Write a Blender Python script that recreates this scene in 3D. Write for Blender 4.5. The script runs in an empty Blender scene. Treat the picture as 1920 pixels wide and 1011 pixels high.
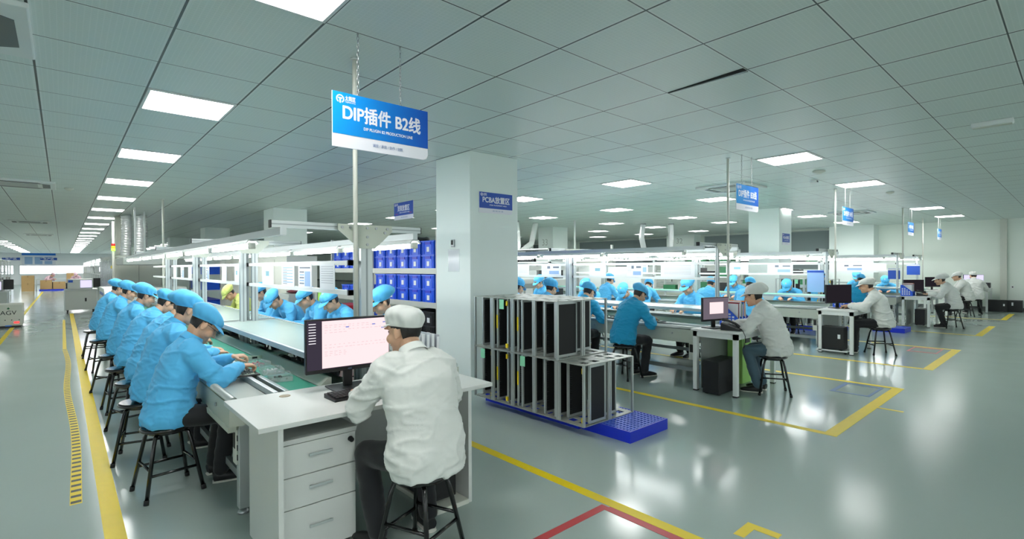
import bpy, bmesh, math, random
from mathutils import Vector, Matrix, Quaternion, noise
R = math.radians
SC = bpy.context.scene
COL = SC.collection
random.seed(7)

# ------------------------------------------------------------------ camera, world, exposure
FPX = 949.186
def _cam_axes(yaw, pitch, roll):
    cy, sy, cp, sp, cr, sr = math.cos(yaw), math.sin(yaw), math.cos(pitch), math.sin(pitch), math.cos(roll), math.sin(roll)
    Ry = Matrix(((cy, 0, sy), (0, 1, 0), (-sy, 0, cy)))
    Rx = Matrix(((1, 0, 0), (0, cp, -sp), (0, sp, cp)))
    Rz = Matrix(((cr, -sr, 0), (sr, cr, 0), (0, 0, 1)))
    return Rz @ Rx @ Ry
_M = _cam_axes(-0.725997625, 0.00602587607, -0.00460364316)
_row = lambda i: Vector((_M[i][0], _M[i][2], -_M[i][1]))
_r, _d, _f = _row(0), _row(1), _row(2)
cam = bpy.data.cameras.new('camera')
cam.sensor_width = 36.0
cam.lens = FPX / 1920 * 36.0
cam.clip_start, cam.clip_end = 0.05, 300
cam_o = bpy.data.objects.new('camera', cam)
COL.objects.link(cam_o)
cam_o.matrix_world = Matrix(((_r.x, -_d.x, -_f.x, 0), (_r.y, -_d.y, -_f.y, 0), (_r.z, -_d.z, -_f.z, 1.52), (0, 0, 0, 1)))
SC.camera = cam_o

W = bpy.data.worlds.new('world'); SC.world = W
W.use_nodes = True
W.node_tree.nodes['Background'].inputs[0].default_value = (0.86, 0.95, 0.95, 1)
W.node_tree.nodes['Background'].inputs[1].default_value = 0.84

SC.view_settings.view_transform = 'Standard'
SC.view_settings.look = 'None'
SC.view_settings.gamma = 1
SC.view_settings.use_curve_mapping = False
SC.view_settings.exposure = 0.80
PANEL_W = 12.8     # emission of the ceiling panels
TUBE_W = 21.0       # emission of the bench tubes
SC.cycles.max_bounces = 8
SC.cycles.diffuse_bounces = 5
SC.cycles.glossy_bounces = 4
SC.cycles.transmission_bounces = 4
SC.cycles.transparent_max_bounces = 6
SC.cycles.sample_clamp_indirect = 3
SC.cycles.use_denoising = True
SC.cycles.use_adaptive_sampling = True
SC.cycles.adaptive_threshold = 0.008
SC.cycles.caustics_reflective = False
SC.cycles.caustics_refractive = False

# ------------------------------------------------------------------ helpers: objects
def tag(o, label=None, cat=None, group=None, kind=None):
    if label: o['label'] = label
    if cat: o['category'] = cat
    if group: o['group'] = group
    if kind: o['kind'] = kind
    return o
def thing(name, label, cat, loc=(0, 0, 0), rz=0, group=None):
    o = bpy.data.objects.new(name, None); COL.objects.link(o)
    o.empty_display_size = 0.1
    o.location = loc; o.rotation_euler = (0, 0, R(rz))
    return tag(o, label, cat, group)
def link_mesh(name, me, parent=None, mats=None):
    o = bpy.data.objects.new(name, me); COL.objects.link(o)
    if parent: o.parent = parent
    if mats:
        for m in (mats if isinstance(mats, (list, tuple)) else [mats]): me.materials.append(m)
    return o
def copy_tree(o, parent=None, loc=None, rz=None, label=None, group=None):
    c = o.copy(); COL.objects.link(c)
    if parent is not None: c.parent = parent
    if loc is not None: c.location = loc
    if rz is not None: c.rotation_euler = (0, 0, R(rz))
    if label: c['label'] = label
    if group: c['group'] = group
    for ch in o.children: copy_tree(ch, c)
    return c
ORD = ['first', 'second', 'third', 'fourth', 'fifth', 'sixth', 'seventh', 'eighth', 'ninth', 'tenth', 'eleventh', 'twelfth', 'thirteenth',
       'fourteenth', 'fifteenth', 'sixteenth', 'seventeenth', 'eighteenth', 'nineteenth', 'twentieth', 'twenty-first', 'twenty-second',
       'twenty-third', 'twenty-fourth', 'twenty-fifth', 'twenty-sixth']

class MB:
    """collects shapes into one mesh"""
    def __init__(s): s.bm = bmesh.new()
    def box(s, x0, x1, y0, y1, z0, z1, mi=0, bev=0, M=None):
        r = bmesh.ops.create_cube(s.bm, size=1)
        v = r['verts']
        for q in v: q.co = Vector((x0 + (q.co.x + .5) * (x1 - x0), y0 + (q.co.y + .5) * (y1 - y0), z0 + (q.co.z + .5) * (z1 - z0)))
        fs = set(f for q in v for f in q.link_faces)
        for f in fs: f.material_index = mi
        if bev:
            es = list(set(e for q in v for e in q.link_edges))
            rr = bmesh.ops.bevel(s.bm, geom=es, offset=bev, segments=2, affect='EDGES', profile=.5)
            v = list(set(q for f in rr['faces'] for q in f.verts) | set(q for q in v if q.is_valid))
            for f in rr['faces']: f.material_index = mi
        if M is not None:
            for q in v: q.co = M @ q.co
        return s
    def cyl(s, p0, p1, r0, r1=None, n=12, mi=0, caps=True):
        p0, p1 = Vector(p0), Vector(p1); r1 = r0 if r1 is None else r1
        return s.loft([p0, p1], [(r0, r0), (r1, r1)], n, mi, caps)
    def loft(s, pts, rad, n=12, mi=0, caps=True, side=None, ups=None, smooth=True):
        pts = [Vector(p) for p in pts]; rings = []
        ref = Vector(side) if side else None
        for i, p in enumerate(pts):
            if ups: t = Vector(ups[i]).normalized()
            else:
                a = pts[max(i - 1, 0)]; b = pts[min(i + 1, len(pts) - 1)]
                t = (b - a).normalized() if (b - a).length > 1e-9 else Vector((0, 0, 1))
            if ref is None:
                ref = Vector((1, 0, 0)) if abs(t.x) < .9 else Vector((0, 1, 0))
            u = (ref - t * ref.dot(t))
            if u.length < 1e-5: u = t.orthogonal()
            u.normalize(); w = t.cross(u)
            if not side: ref = u
            rx, ry = rad[i]
            rings.append([s.bm.verts.new(p + u * (rx * math.cos(2 * math.pi * k / n)) + w * (ry * math.sin(2 * math.pi * k / n))) for k in range(n)])
        for a, b in zip(rings[:-1], rings[1:]):
            for k in range(n):
                f = s.bm.faces.new((a[k], a[(k + 1) % n], b[(k + 1) % n], b[k])); f.material_index = mi; f.smooth = smooth
        if caps:
            f = s.bm.faces.new(list(reversed(rings[0]))); f.material_index = mi
            f = s.bm.faces.new(rings[-1]); f.material_index = mi
        return s
    def tube(s, pts, r, n=8, mi=0):
        return s.loft(pts, [(r, r)] * len(pts), n, mi)
    def limb(s, pts, rad, n=14, mi=0):
        """tube with rounded ends"""
        pts = [Vector(p) for p in pts]; rad = [(q, q) if not isinstance(q, tuple) else q for q in rad]
        t0 = (pts[0] - pts[1]).normalized(); t1 = (pts[-1] - pts[-2]).normalized()
        def end(p, t, q): return [(p + t * (min(q) * math.sin(a)), (q[0] * math.cos(a), q[1] * math.cos(a))) for a in (R(30), R(58), R(80))]
        A = end(pts[0], t0, rad[0])[::-1]; B = end(pts[-1], t1, rad[-1])
        return s.loft([a[0] for a in A] + pts + [b[0] for b in B], [a[1] for a in A] + rad + [b[1] for b in B], n, mi)
    def ell(s, c, r, rot=None, n=16, m=10, mi=0):
        M = Matrix.Translation(Vector(c)) @ (rot.to_4x4() if rot is not None else Matrix.Identity(4)) @ Matrix.Diagonal(Vector((r[0], r[1], r[2], 1)))
        q = bmesh.ops.create_uvsphere(s.bm, u_segments=n, v_segments=m, radius=1, matrix=M)
        for f in set(f for v in q['verts'] for f in v.link_faces): f.smooth = True; f.material_index = mi
        return s
    def prism(s, pts, plane, a0, a1, mi=0):
        """polygon pts in a plane ('xy','xz','yz') extruded from a0 to a1 along the third axis"""
        def mk(p, a):
            return {'xy': (p[0], p[1], a), 'xz': (p[0], a, p[1]), 'yz': (a, p[0], p[1])}[plane]
        A = [s.bm.verts.new(mk(p, a0)) for p in pts]; B = [s.bm.verts.new(mk(p, a1)) for p in pts]
        n = len(pts)
        for f in [s.bm.faces.new(A), s.bm.faces.new(B[::-1])] + [s.bm.faces.new((A[k], B[k], B[(k + 1) % n], A[(k + 1) % n])) for k in range(n)]: f.material_index = mi
        return s
    def quad(s, a, b, c, d, mi=0):
        f = s.bm.faces.new([s.bm.verts.new(Vector(q)) for q in (a, b, c, d)]); f.material_index = mi
        return s
    def xf(s, M):
        for v in s.bm.verts: v.co = M @ v.co
        return s
    def mesh(s, name, mats=None):
        bmesh.ops.recalc_face_normals(s.bm, faces=s.bm.faces)
        me = bpy.data.meshes.new(name); s.bm.to_mesh(me); s.bm.free()
        if mats:
            for m in (mats if isinstance(mats, (list, tuple)) else [mats]): me.materials.append(m)
        return me
    def build(s, name, mats, parent=None, loc=None):
        o = link_mesh(name, s.mesh(name, mats), parent)
        if loc: o.location = loc
        return o

def fuse(mb, voxel, smooth=4, factor=.5):
    """melt the collected shapes into one continuous surface"""
    me = mb.mesh('tmp'); o = bpy.data.objects.new('tmp', me); COL.objects.link(o)
    m = o.modifiers.new('r', 'REMESH'); m.mode = 'VOXEL'; m.voxel_size = voxel; m.use_smooth_shade = True
    if smooth:
        k = o.modifiers.new('s', 'SMOOTH'); k.factor = factor; k.iterations = smooth
    dg = bpy.context.evaluated_depsgraph_get()
    out = bpy.data.meshes.new_from_object(o.evaluated_get(dg))
    bpy.data.objects.remove(o); bpy.data.meshes.remove(me)
    for p in out.polygons: p.use_smooth = True
    return out

# ------------------------------------------------------------------ helpers: materials
MATS = {}
def srgb(c): return tuple(((x / 255) / 12.92 if x / 255 <= .04045 else ((x / 255 + .055) / 1.055) ** 2.4) for x in c)
def mat(name, col, rough=.5, metal=0, spec=.5, bump=0, bscale=40, var=0, vscale=6, emit=None, estr=0, coat=0, alpha=1, trans=0, stretch=None):
    """plain surface with optional fine bump and colour mottling; col is sRGB 0..255"""
    if name in MATS: return MATS[name]
    m = bpy.data.materials.new(name); m.use_nodes = True; MATS[name] = m
    nt = m.node_tree; N = nt.nodes; L = nt.links; b = N['Principled BSDF']
    c = srgb(col) + (1,)
    b.inputs['Base Color'].default_value = c
    b.inputs['Roughness'].default_value = rough; b.inputs['Metallic'].default_value = metal
    b.inputs['Specular IOR Level'].default_value = spec; b.inputs['Coat Weight'].default_value = coat
    b.inputs['Alpha'].default_value = alpha; b.inputs['Transmission Weight'].default_value = trans
    if emit: b.inputs['Emission Color'].default_value = srgb(emit) + (1,); b.inputs['Emission Strength'].default_value = estr
    if bump or var:
        tc = N.new('ShaderNodeTexCoord'); src = tc.outputs['Object']
        if stretch:
            mp = N.new('ShaderNodeMapping'); mp.inputs['Scale'].default_value = stretch; L.new(src, mp.inputs[0]); src = mp.outputs[0]
    if var:
        nz = N.new('ShaderNodeTexNoise'); nz.inputs['Scale'].default_value = vscale; nz.inputs['Detail'].default_value = 4; L.new(src, nz.inputs['Vector'])
        mx = N.new('ShaderNodeMix'); mx.data_type = 'RGBA'
        mx.inputs[6].default_value = tuple(min(1, x * (1 - var)) for x in c[:3]) + (1,); mx.inputs[7].default_value = tuple(min(1, x * (1 + var)) for x in c[:3]) + (1,)
        L.new(nz.outputs['Fac'], mx.inputs[0]); L.new(mx.outputs[2], b.inputs['Base Color'])
    if bump:
        n2 = N.new('ShaderNodeTexNoise'); n2.inputs['Scale'].default_value = bscale; n2.inputs['Detail'].default_value = 3; L.new(src, n2.inputs['Vector'])
        bp = N.new('ShaderNodeBump'); bp.inputs['Strength'].default_value = bump; bp.inputs['Distance'].default_value = .01
        L.new(n2.outputs['Fac'], bp.inputs['Height']); L.new(bp.outputs[0], b.inputs['Normal'])
    return m
def emat(name, col, strength):
    if name in MATS: return MATS[name]
    m = bpy.data.materials.new(name); m.use_nodes = True; MATS[name] = m
    N = m.node_tree.nodes; N.clear()
    e = N.new('ShaderNodeEmission'); o = N.new('ShaderNodeOutputMaterial'); m.node_tree.links.new(e.outputs[0], o.inputs[0])
    e.inputs[0].default_value = srgb(col) + (1,); e.inputs[1].default_value = strength
    if strength > 3: m.cycles.emission_sampling = 'FRONT'
    elif strength < 1: m.cycles.emission_sampling = 'NONE'
    return m
ALU = mat('aluminium_profile', (196, 203, 203), .38, .55, bump=.05, bscale=120)
ALU_D = mat('aluminium_worn', (150, 158, 158), .4, .6, bump=.05, bscale=90)
WHITE = mat('white_enamel', (228, 232, 230), .4)
IVORY = mat('ivory_enamel', (214, 216, 206), .45)
BLACK = mat('black_plastic', (24, 25, 27), .45, bump=.04, bscale=200)
BLACKM = mat('black_gloss_steel', (14, 14, 16), .22, .2, coat=.4)
BLACKR = mat('black_guide_plastic', (16, 17, 18), .6)
GREYP = mat('grey_panel', (176, 180, 178), .5)
GREYD = mat('dark_grey_panel', (92, 97, 98), .5)
SCREENB = mat('screen_black', (12, 12, 16), .12)
YELLOW = mat('yellow_plastic', (232, 205, 40), .45)
GREEN_TAPE = mat('mint_paper_tag', (140, 216, 176), .6)
PAPER = mat('white_paper', (236, 239, 242), .55)
PAPERB = mat('pale_blue_print', (150, 178, 216), .6)
INK = mat('grey_print', (112, 120, 132), .6)
BLUEP = mat('blue_bin_plastic', (30, 92, 226), .35, bump=.02, bscale=60)
BLUED = mat('blue_pallet_plastic', (20, 46, 196), .35)
STEEL = mat('steel', (170, 174, 176), .3, .85)
RUBBER = mat('black_rubber', (22, 22, 23), .7)
# ------------------------------------------------------------------ people
def fabric(name, col, rough=.75, sheen=.15):
    m = mat(name, col, rough, bump=.07, bscale=30, var=.06, vscale=5, stretch=(1, 1, 1.6))
    m.node_tree.nodes['Principled BSDF'].inputs['Sheen Weight'].default_value = sheen
    return m
SKIN = mat('skin', (214, 170, 140), .5, var=.06, vscale=12)
SKIN.node_tree.nodes['Principled BSDF'].inputs['Subsurface Weight'].default_value = .08
SKIN.node_tree.nodes['Principled BSDF'].inputs['Subsurface Radius'].default_value = (.012, .005, .003)
HAIR = mat('black_hair', (26, 21, 20), .42, bump=.5, bscale=60, stretch=(1, 1, .25))
JBLUE = fabric('sky_blue_smock_cloth', (88, 188, 242))
JBLUE2 = fabric('deep_blue_smock_cloth', (14, 152, 200))
JWHITE = fabric('white_smock_cloth', (224, 226, 222))
JPINK = fabric('pink_smock_cloth', (226, 190, 204))
JYEL = fabric('pale_yellow_smock_cloth', (216, 226, 130))
TROUS = fabric('black_trousers', (24, 25, 29), .85)
JEANS = fabric('blue_grey_jeans', (74, 98, 112), .85)
SHOE = mat('black_shoe', (20, 20, 22), .5)
SOLE = mat('white_sole', (214, 212, 204), .6)
EYE = mat('dark_eye', (30, 24, 22), .3)
LIP = mat('lip', (186, 112, 104), .5)
GLASS_RIM = mat('spectacle_rim', (30, 30, 36), .3)
LENS = mat('spectacle_lens', (235, 240, 245), .05, alpha=.16)

def dirv(a): return Vector((0, math.sin(R(a)), math.cos(R(a))))
def ik(S, T, l1, l2, pole):
    d = T - S; L = min(d.length, (l1 + l2) * .995); d.normalize()
    x = (l1 * l1 - l2 * l2 + L * L) / (2 * L); h = math.sqrt(max(l1 * l1 - x * x, 0))
    p = pole - d * pole.dot(d); p.normalize()
    return S + d * x + p * h, S + d * L

def add_hand(mb, wrist, d, side, curl, palm_n):
    """palm, four bent fingers and a thumb; d = pointing direction, palm_n = back-of-hand normal, side = +1 when the thumb lies on +u"""
    d = d.normalized(); n = (palm_n - d * palm_n.dot(d)).normalized(); u = d.cross(n).normalized() * side
    c = wrist + d * .045
    mb.limb([wrist - d * .01, wrist + d * .03, wrist + d * .075], [(.024, .018), (.034, .016), (.037, .014)], 12)
    # widen the palm along u
    mb.ell(c, (.038, .045, .015), Matrix((u, d, n)).transposed(), 12, 8)
    lens = [.066, .076, .071, .056]
    for k in range(4):
        off = (k - 1.5) * .0212
        p0 = wrist + d * .078 - u * off
        cu = curl * (1 + .12 * k)
        a = p0; pts = [a - d * .02, a]
        ang = 0
        for seg, fr in enumerate((.45, .32, .23)):
            ang += cu * (.75, 1.1, .8)[seg]
            v = d * math.cos(R(ang)) - n * math.sin(R(ang))
            a = a + v * lens[k] * fr; pts.append(a)
        mb.limb(pts, [.0082, .0082, .0077, .0072, .0062], 10)
    t0 = wrist + d * .022 + u * .024
    t1 = t0 + (d * .55 + u * .7 - n * .35).normalized() * .036
    t2 = t1 + (d * .9 + u * .1 - n * .45).normalized() * .03
    t3 = t2 + (d * .9 - u * .25 - n * .4).normalized() * .022
    mb.limb([t0, t1, t2, t3], [.0115, .0105, .0092, .0078], 10)

def head_shapes(mb, M, fem):
    """skull, jaw, nose, lips, ears, brows in head space (+Y face, +Z up) placed by M"""
    rot = M.to_3x3(); P = lambda x, y, z: M @ Vector((x, y, z))
    k = .95 if fem else 1.0
    mb.ell(P(0, -.012, .028), (.076 * k, .096, .098), rot, 24, 16)
    mb.ell(P(0, .018, -.035), (.066 * k, .072, .082), rot, 20, 14)
    mb.ell(P(0, .045, -.088), (.036 * k, .040, .032), rot, 14, 10)
    mb.ell(P(0, .076, -.104), (.017, .015, .013), rot, 10, 8)
    for s in (-1, 1):
        mb.ell(P(s * .042 * k, .052, -.038), (.028, .034, .03), rot, 12, 8)
        mb.ell(P(s * .034, .080, .024), (.03, .011, .008), rot, 12, 8)
        mb.ell(P(s * .013, .091, -.037), (.009, .009, .008), rot, 8, 6)
        e = Matrix.Rotation(R(-18 * s), 3, 'Z')
        mb.ell(P(s * .079 * k, -.012, -.012), (.009, .02, .032), rot @ e, 12, 8)
        mb.ell(P(s * .081 * k, -.006, -.034), (.008, .011, .011), rot @ e, 8, 6)
    mb.limb([P(0, .081, .014), P(0, .092, -.01), P(0, .1025, -.033)], [.0075, .009, .0125], 10)
    mb.ell(P(0, .082, -.068), (.024, .010, .007), rot, 12, 8)
    mb.ell(P(0, .080, -.079), (.02, .011, .007), rot, 12, 8)

def cap_mesh(style, M, seed):
    """soft smock cap: gathered crown, band and visor"""
    rnd = random.Random(seed); n = 64; mb = MB(); bm = mb.bm
    if style == 'flat':      # flatter crown that sits upright on the head (white desk caps seen from behind)
        prof = [(.026, 1.03, 0), (.040, 1.07, 0), (.064, 1.13, -.004), (.084, 1.15, -.008), (.104, 1.08, -.01), (.121, .88, -.01), (.131, .58, -.01), (.135, .2, -.01)]
    elif style == 'bag':     # crown hangs full behind
        prof = [(.020, 1.04, 0), (.032, 1.07, -.002), (.050, 1.28, -.036), (.078, 1.42, -.052), (.108, 1.34, -.050), (.130, 1.04, -.040), (.142, .64, -.03), (.146, .2, -.028)]
    else:
        prof = [(.024, 1.04, 0), (.036, 1.06, 0), (.048, 1.24, -.016), (.066, 1.33, -.024), (.090, 1.24, -.026), (.113, .99, -.024), (.129, .62, -.020), (.134, .2, -.016)]
    rings = []
    for i, (z, s, back) in enumerate(prof):
        ring = []
        amp = (.0, .004, .010, .011, .011, .009, .006, .001)[i]
        for k in range(n):
            a = 2 * math.pi * k / n
            rr = s + amp / .09 * (math.sin(a * 13 + i * .5 + seed) * (.3 if i < 5 else .1) + noise.noise(Vector((math.cos(a) * 1.6 + i * .1, math.sin(a) * 1.6, z * 16 + seed * 3.1))) * 1.5)
            tilt = -.018 * (math.sin(a)) * (-1)      # front edge a little higher
            droop = -.02 * max(0, -math.sin(a)) * (1 if 1 < i < 5 else .5) - (.020 * math.sin(a) if i > 1 and style != 'flat' else 0) - (.03 * max(0, -math.sin(a)) if style == 'bag' and 1 < i < 5 else 0)
            x = .079 * rr * math.cos(a); y = -.012 + .098 * rr * math.sin(a) + back
            ring.append(bm.verts.new((x, y, z + (tilt if i < 3 else tilt * .5) + droop)))
        rings.append(ring)
    for a, b in zip(rings[:-1], rings[1:]):
        for k in range(n): bm.faces.new((a[k], a[(k + 1) % n], b[(k + 1) % n], b[k])).smooth = True
    bm.faces.new(rings[-1]).smooth = True
    # visor
    W_ = 20; V0 = []; V1 = []; V2 = []
    ext = .03 if style == 'flat' else .062
    for j in range(W_ + 1):
        a = R(90 + (j / W_ - .5) * 150); w = math.cos((j / W_ - .5) * math.pi) ** .6 if 0 < j < W_ else 0
        for V, e, dz in ((V0, 0, 0), (V1, .5, -.010), (V2, 1, -.030)):
            V.append(bm.verts.new(((.079 * 1.05 + ext * e * w * .55) * math.cos(a), -.012 + (.098 * 1.05 + ext * e * w) * math.sin(a), .047 + dz * w * (1 if ext > .05 else .5) - .004 * abs(math.cos(a)))))
    for A, B in ((V0, V1), (V1, V2)):
        for j in range(W_): bm.faces.new((A[j], A[j + 1], B[j + 1], B[j])).smooth = True
    bmesh.ops.remove_doubles(bm, verts=bm.verts, dist=1e-5)
    mb.xf(M)
    me = mb.mesh('cap')
    o = bpy.data.objects.new('t', me); COL.objects.link(o)
    s = o.modifiers.new('s', 'SOLIDIFY'); s.thickness = .003; s.offset = 0
    s = o.modifiers.new('b', 'SUBSURF'); s.levels = 1
    out = bpy.data.meshes.new_from_object(o.evaluated_get(bpy.context.evaluated_depsgraph_get()))
    bpy.data.objects.remove(o); bpy.data.meshes.remove(me)
    for p in out.polygons: p.use_smooth = True
    return out

def hair_mesh(M, fem):
    mb = MB(); bm = mb.bm; n = 48; rows = 12; rings = []
    for i in range(rows + 1):
        z = .062 - i * ((.145 if fem else .125) / rows)
        ring = []
        for k in range(n):
            a = 2 * math.pi * k / n
            zz = (z - .028) / .104
            s = math.sqrt(max(.16, 1 - zz * zz * .8)) if z < .028 else 1
            j = 1 + .02 * noise.noise(Vector((a * 9, z * 12, 3)))
            ring.append(bm.verts.new((.0815 * (.96 if fem else 1) * s * j * math.cos(a), -.014 + .1 * s * j * math.sin(a), z)))
        rings.append(ring)
    for a, b in zip(rings[:-1], rings[1:]):
        for k in range(n): bm.faces.new((a[k], a[(k + 1) % n], b[(k + 1) % n], b[k])).smooth = True
    def drop(f):
        c = f.calc_center_median(); ang = math.degrees(math.atan2(c.x, c.y + .014)); A = abs(ang)   # 0 = front, 180 = back
        if A > 108: return c.z < (-.07 if fem else -.055) - .012 * (A < 135)
        if A > 84: return c.z < (.012 if A > 93 else -.02 if fem else -.005)
        if A > 52: return c.z < ((-.01 if fem else .012) + (84 - A) * .0008)
        return c.z < .04
    bmesh.ops.delete(bm, geom=[f for f in bm.faces if drop(f)], context='FACES')
    mb.xf(M)
    return mb.mesh('hair')

def make_person(key, lean=20, turn=0, hp=35, hy=0, fem=False, hands=((.13, .42, .79), (-.13, .42, .79)), hcurl=34, hdir=((-.35, 1, -.15), (.35, 1, -.15)),
                knees=.40, kspread=.1, feet=None, wide=1.0, cap='std', glasses=False, voxel=.006, jvox=.0095, pole=(.75, -.5, -.7), poses=None, stand=False, seed=1,
                eyes=True, neck=.055, foot_y=None, sleeve_roll=0, hemdrop=.03):
    """returns {part: mesh} in seat space: origin on the floor under the seat centre, facing +Y"""
    zs = .455
    hip = Vector((0, -.03, zs + .10)) if not stand else Vector((0, 0, .90))
    T = Matrix.Rotation(R(turn), 3, 'Z')
    if not stand:
        a0, a1, a2 = lean * .55, lean, lean * 1.35
    else:
        a0, a1, a2 = lean * .5, lean, lean * 1.3
    waist = hip + dirv(a0) * .17
    chest = waist + dirv(a1) * .18
    nb = chest + dirv(a2) * .17
    hd_dir = dirv(a2 + 14)
    hc = nb + hd_dir * (neck + .082) + Vector((0, .018, 0))
    shL = {}
    for s in (-1, 1): shL[s] = chest + dirv(a2) * .105 + Vector((s * .158 * wide, -.005, 0))
    HM = Matrix.Translation(hc) @ Matrix.Rotation(R(hy), 4, 'Z') @ Matrix.Rotation(R(-hp), 4, 'X')
    body = MB(); jk = MB()
    head_shapes(body, HM, fem)
    nk = (HM @ Vector((0, -.03, -.05)))
    body.limb([nb - hd_dir * .03, nb + hd_dir * .02, nk], [.060 if not fem else .053, .054 if not fem else .048, .054 if not fem else .048], 16)
    body.loft([hip + Vector((0, 0, -.02)), waist, chest, nb], [(.14, .1), (.13, .095), (.145, .095), (.07, .06)], 16, side=(1, 0, 0))
    # jacket torso
    hem = hip - dirv(a0) * .06
    jk.loft([hem - Vector((0, 0, hemdrop)), hem + dirv(a0) * .03, hip + dirv(a0) * .06, waist, waist.lerp(chest, .5), chest, chest + dirv(a2) * .07, chest + dirv(a2) * .115, nb + hd_dir * -.025, nb + hd_dir * .012],
            [(.182 * wide, .155), (.2 * wide, .165), (.198 * wide, .155), (.186 * wide, .142), (.186 * wide, .14), (.19 * wide, .138), (.185 * wide, .12), (.15 * wide, .098), (.085, .078), (.068, .066)],
            28, side=(1, 0, 0), ups=[dirv(a0 * .5), dirv(a0), dirv(a0), dirv((a0 + a1) / 2), dirv(a1), dirv(a1 + 4), dirv(a2), dirv(a2), hd_dir, hd_dir])
    arms = {}
    for i, s in enumerate((1, -1)):
        Wt = Vector(hands[i]); S = shL[s]
        pl = Vector((pole[0] * s, pole[1], pole[2]))
        E_, Wr = ik(S, Wt, .275, .245, pl)
        arms[s] = (S, E_, Wr)
        f = (Wr - E_).normalized()
        body.limb([S.lerp(chest, .25), S.lerp(E_, .15), S.lerp(E_, .5), E_, E_.lerp(Wr, .45), Wr], [.03, .038, .038, .034, .033, (.026, .023)], 12)
        hd = Vector(hdir[i])
        add_hand(body, Wr, hd, s * -1 if True else s, hcurl, Vector((0, -.25, 1)))
        cuff = E_.lerp(Wr, .93)
        up = (E_ - S).normalized()
        jk.limb([S - up * .01 + Vector((-s * .05, 0, .0)), S + up * .04, S.lerp(E_, .45), S.lerp(E_, .8), E_], [(.07, .088), (.078, .086), .07, .067, .066], 18)
        jk.limb([E_ - f * .005, E_.lerp(Wr, .3), E_.lerp(Wr, .65), E_.lerp(Wr, .85), cuff], [.066, .064, .055, .047, .038], 18)
        jk.ell(E_, (.068, .068, .068), None, 14, 10)
    # collar: a stand-up band
    bm_mesh = fuse(body, voxel, 2)
    j_mesh = fuse(jk, jvox, 5)
    # cloth folds
    for v in j_mesh.vertices:
        p = v.co; nrm = v.normal
        rel = (p - hip).dot(dirv(a1))
        dE = min((p - arms[1][1]).length, (p - arms[-1][1]).length)
        q = Vector((p.x * 5 + p.z * 3.2 * (1 if p.x > 0 else -1) + seed, p.y * 5, p.z * 9 + seed * 2.3))
        w = noise.noise(q * .6) * .7
        n1 = noise.noise(q + Vector((w, w, w)))
        n2 = noise.noise(q * 1.9 + Vector((4.7, w, 9.1)))
        f1 = max(0, 1 - abs(n1) * 3.4) ** 2; f2 = max(0, 1 - abs(n2) * 3.6) ** 2
        amp = .013 if rel < .22 else .008
        if dE < .16: amp = .014
        big = noise.noise(Vector((p.x * 4, p.y * 4, p.z * 6 + seed * 5.1)))
        v.co = p + nrm * (amp * (f1 + .45 * f2 - .3) + .010 * big)
    col = MB()
    cb = nb + hd_dir * .002
    rr = .071 if not fem else .066
    col.loft([cb - hd_dir * .012, cb + hd_dir * .012, cb + hd_dir * .034], [(rr + .012, rr + .010), (rr + .003, rr + .002), (rr - .004, rr - .004)], 24, caps=False, side=(1, 0, 0))
    # trousers
    tr = MB(); shoes = {}
    tr.ell(hip + Vector((0, 0.0, -.015)), (.178 * wide, .15, .105), None, 18, 12)
    for s in (-1, 1):
        hj = hip + Vector((s * .09, .02, -.02))
        if stand:
            kn = hip + Vector((s * .1, .03, -.43)); an = Vector((s * .1, -.01, .09))
        else:
            kn = Vector((s * kspread, hip.y + knees, zs + .045)); an = Vector((s * kspread * .95, (hip.y + knees - .06) if foot_y is None else foot_y, .10))
            if feet: an = Vector(feet[0 if s == 1 else 1])
        tr.limb([hj, hj.lerp(kn, .5), kn], [(.092, .085), (.082, .078), .066], 16)
        tr.limb([kn, kn.lerp(an, .5), an], [.066, .062, (.055, .058)], 16)
        sh = MB(); ax, ay = an.x, an.y
        fwd = Vector((s * .18, 1, 0)).normalized(); u = Vector((fwd.y, -fwd.x, 0))
        base = Vector((ax, ay, 0)) - fwd * .05
        sh.loft([base + Vector((0, 0, .045)), base + fwd * .04 + Vector((0, 0, .052)), base + fwd * .12 + Vector((0, 0, .042)), base + fwd * .2 + Vector((0, 0, .033)), base + fwd * .235 + Vector((0, 0, .028))],
                [(.03, .036), (.037, .044), (.042, .036), (.042, .024), (.028, .016)], 14, side=tuple(u), mi=0)
        sh.loft([base - fwd * .004 + Vector((0, 0, .01)), base + fwd * .03 + Vector((0, 0, .01)), base + fwd * .12 + Vector((0, 0, .01)), base + fwd * .2 + Vector((0, 0, .01)), base + fwd * .243 + Vector((0, 0, .011))],
                [(.028, .0098), (.038, .0098), (.044, .0098), (.044, .0098), (.026, .009)], 14, side=tuple(u), mi=1)
        shoes[s] = sh.mesh('shoe', [SHOE, SOLE])
    t_mesh = fuse(tr, .014, 4)
    for v in t_mesh.vertices:
        p = v.co; v.co = p + v.normal * (.006 * noise.noise(p * 11 + Vector((seed, 0, 0))) + .004 * noise.noise(Vector((p.x * 10, p.y * 10, p.z * 30))))
    parts = {'body': bm_mesh, 'jacket': j_mesh, 'trousers': t_mesh, 'collar': col.mesh('collar'), 'hair': hair_mesh(HM, fem), 'cap': cap_mesh(cap, HM, seed), 'shoe': shoes}
    if eyes:
        fc = MB(); rot = HM.to_3x3()
        for s in (-1, 1):
            fc.ell(HM @ Vector((s * .032, .0685, .003)), (.0135, .006, .0026 if hp > 25 else .005), rot, 10, 6, 0)
            fc.ell(HM @ Vector((s * .034, .0840, .026)), (.0165, .0045, .0032), rot, 10, 6, 0)
        fc.ell(HM @ Vector((0, .0890, -.0735)), (.018, .0035, .0055), rot, 10, 6, 1)
        parts['face'] = fc.mesh('face_features', [EYE, LIP])
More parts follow.
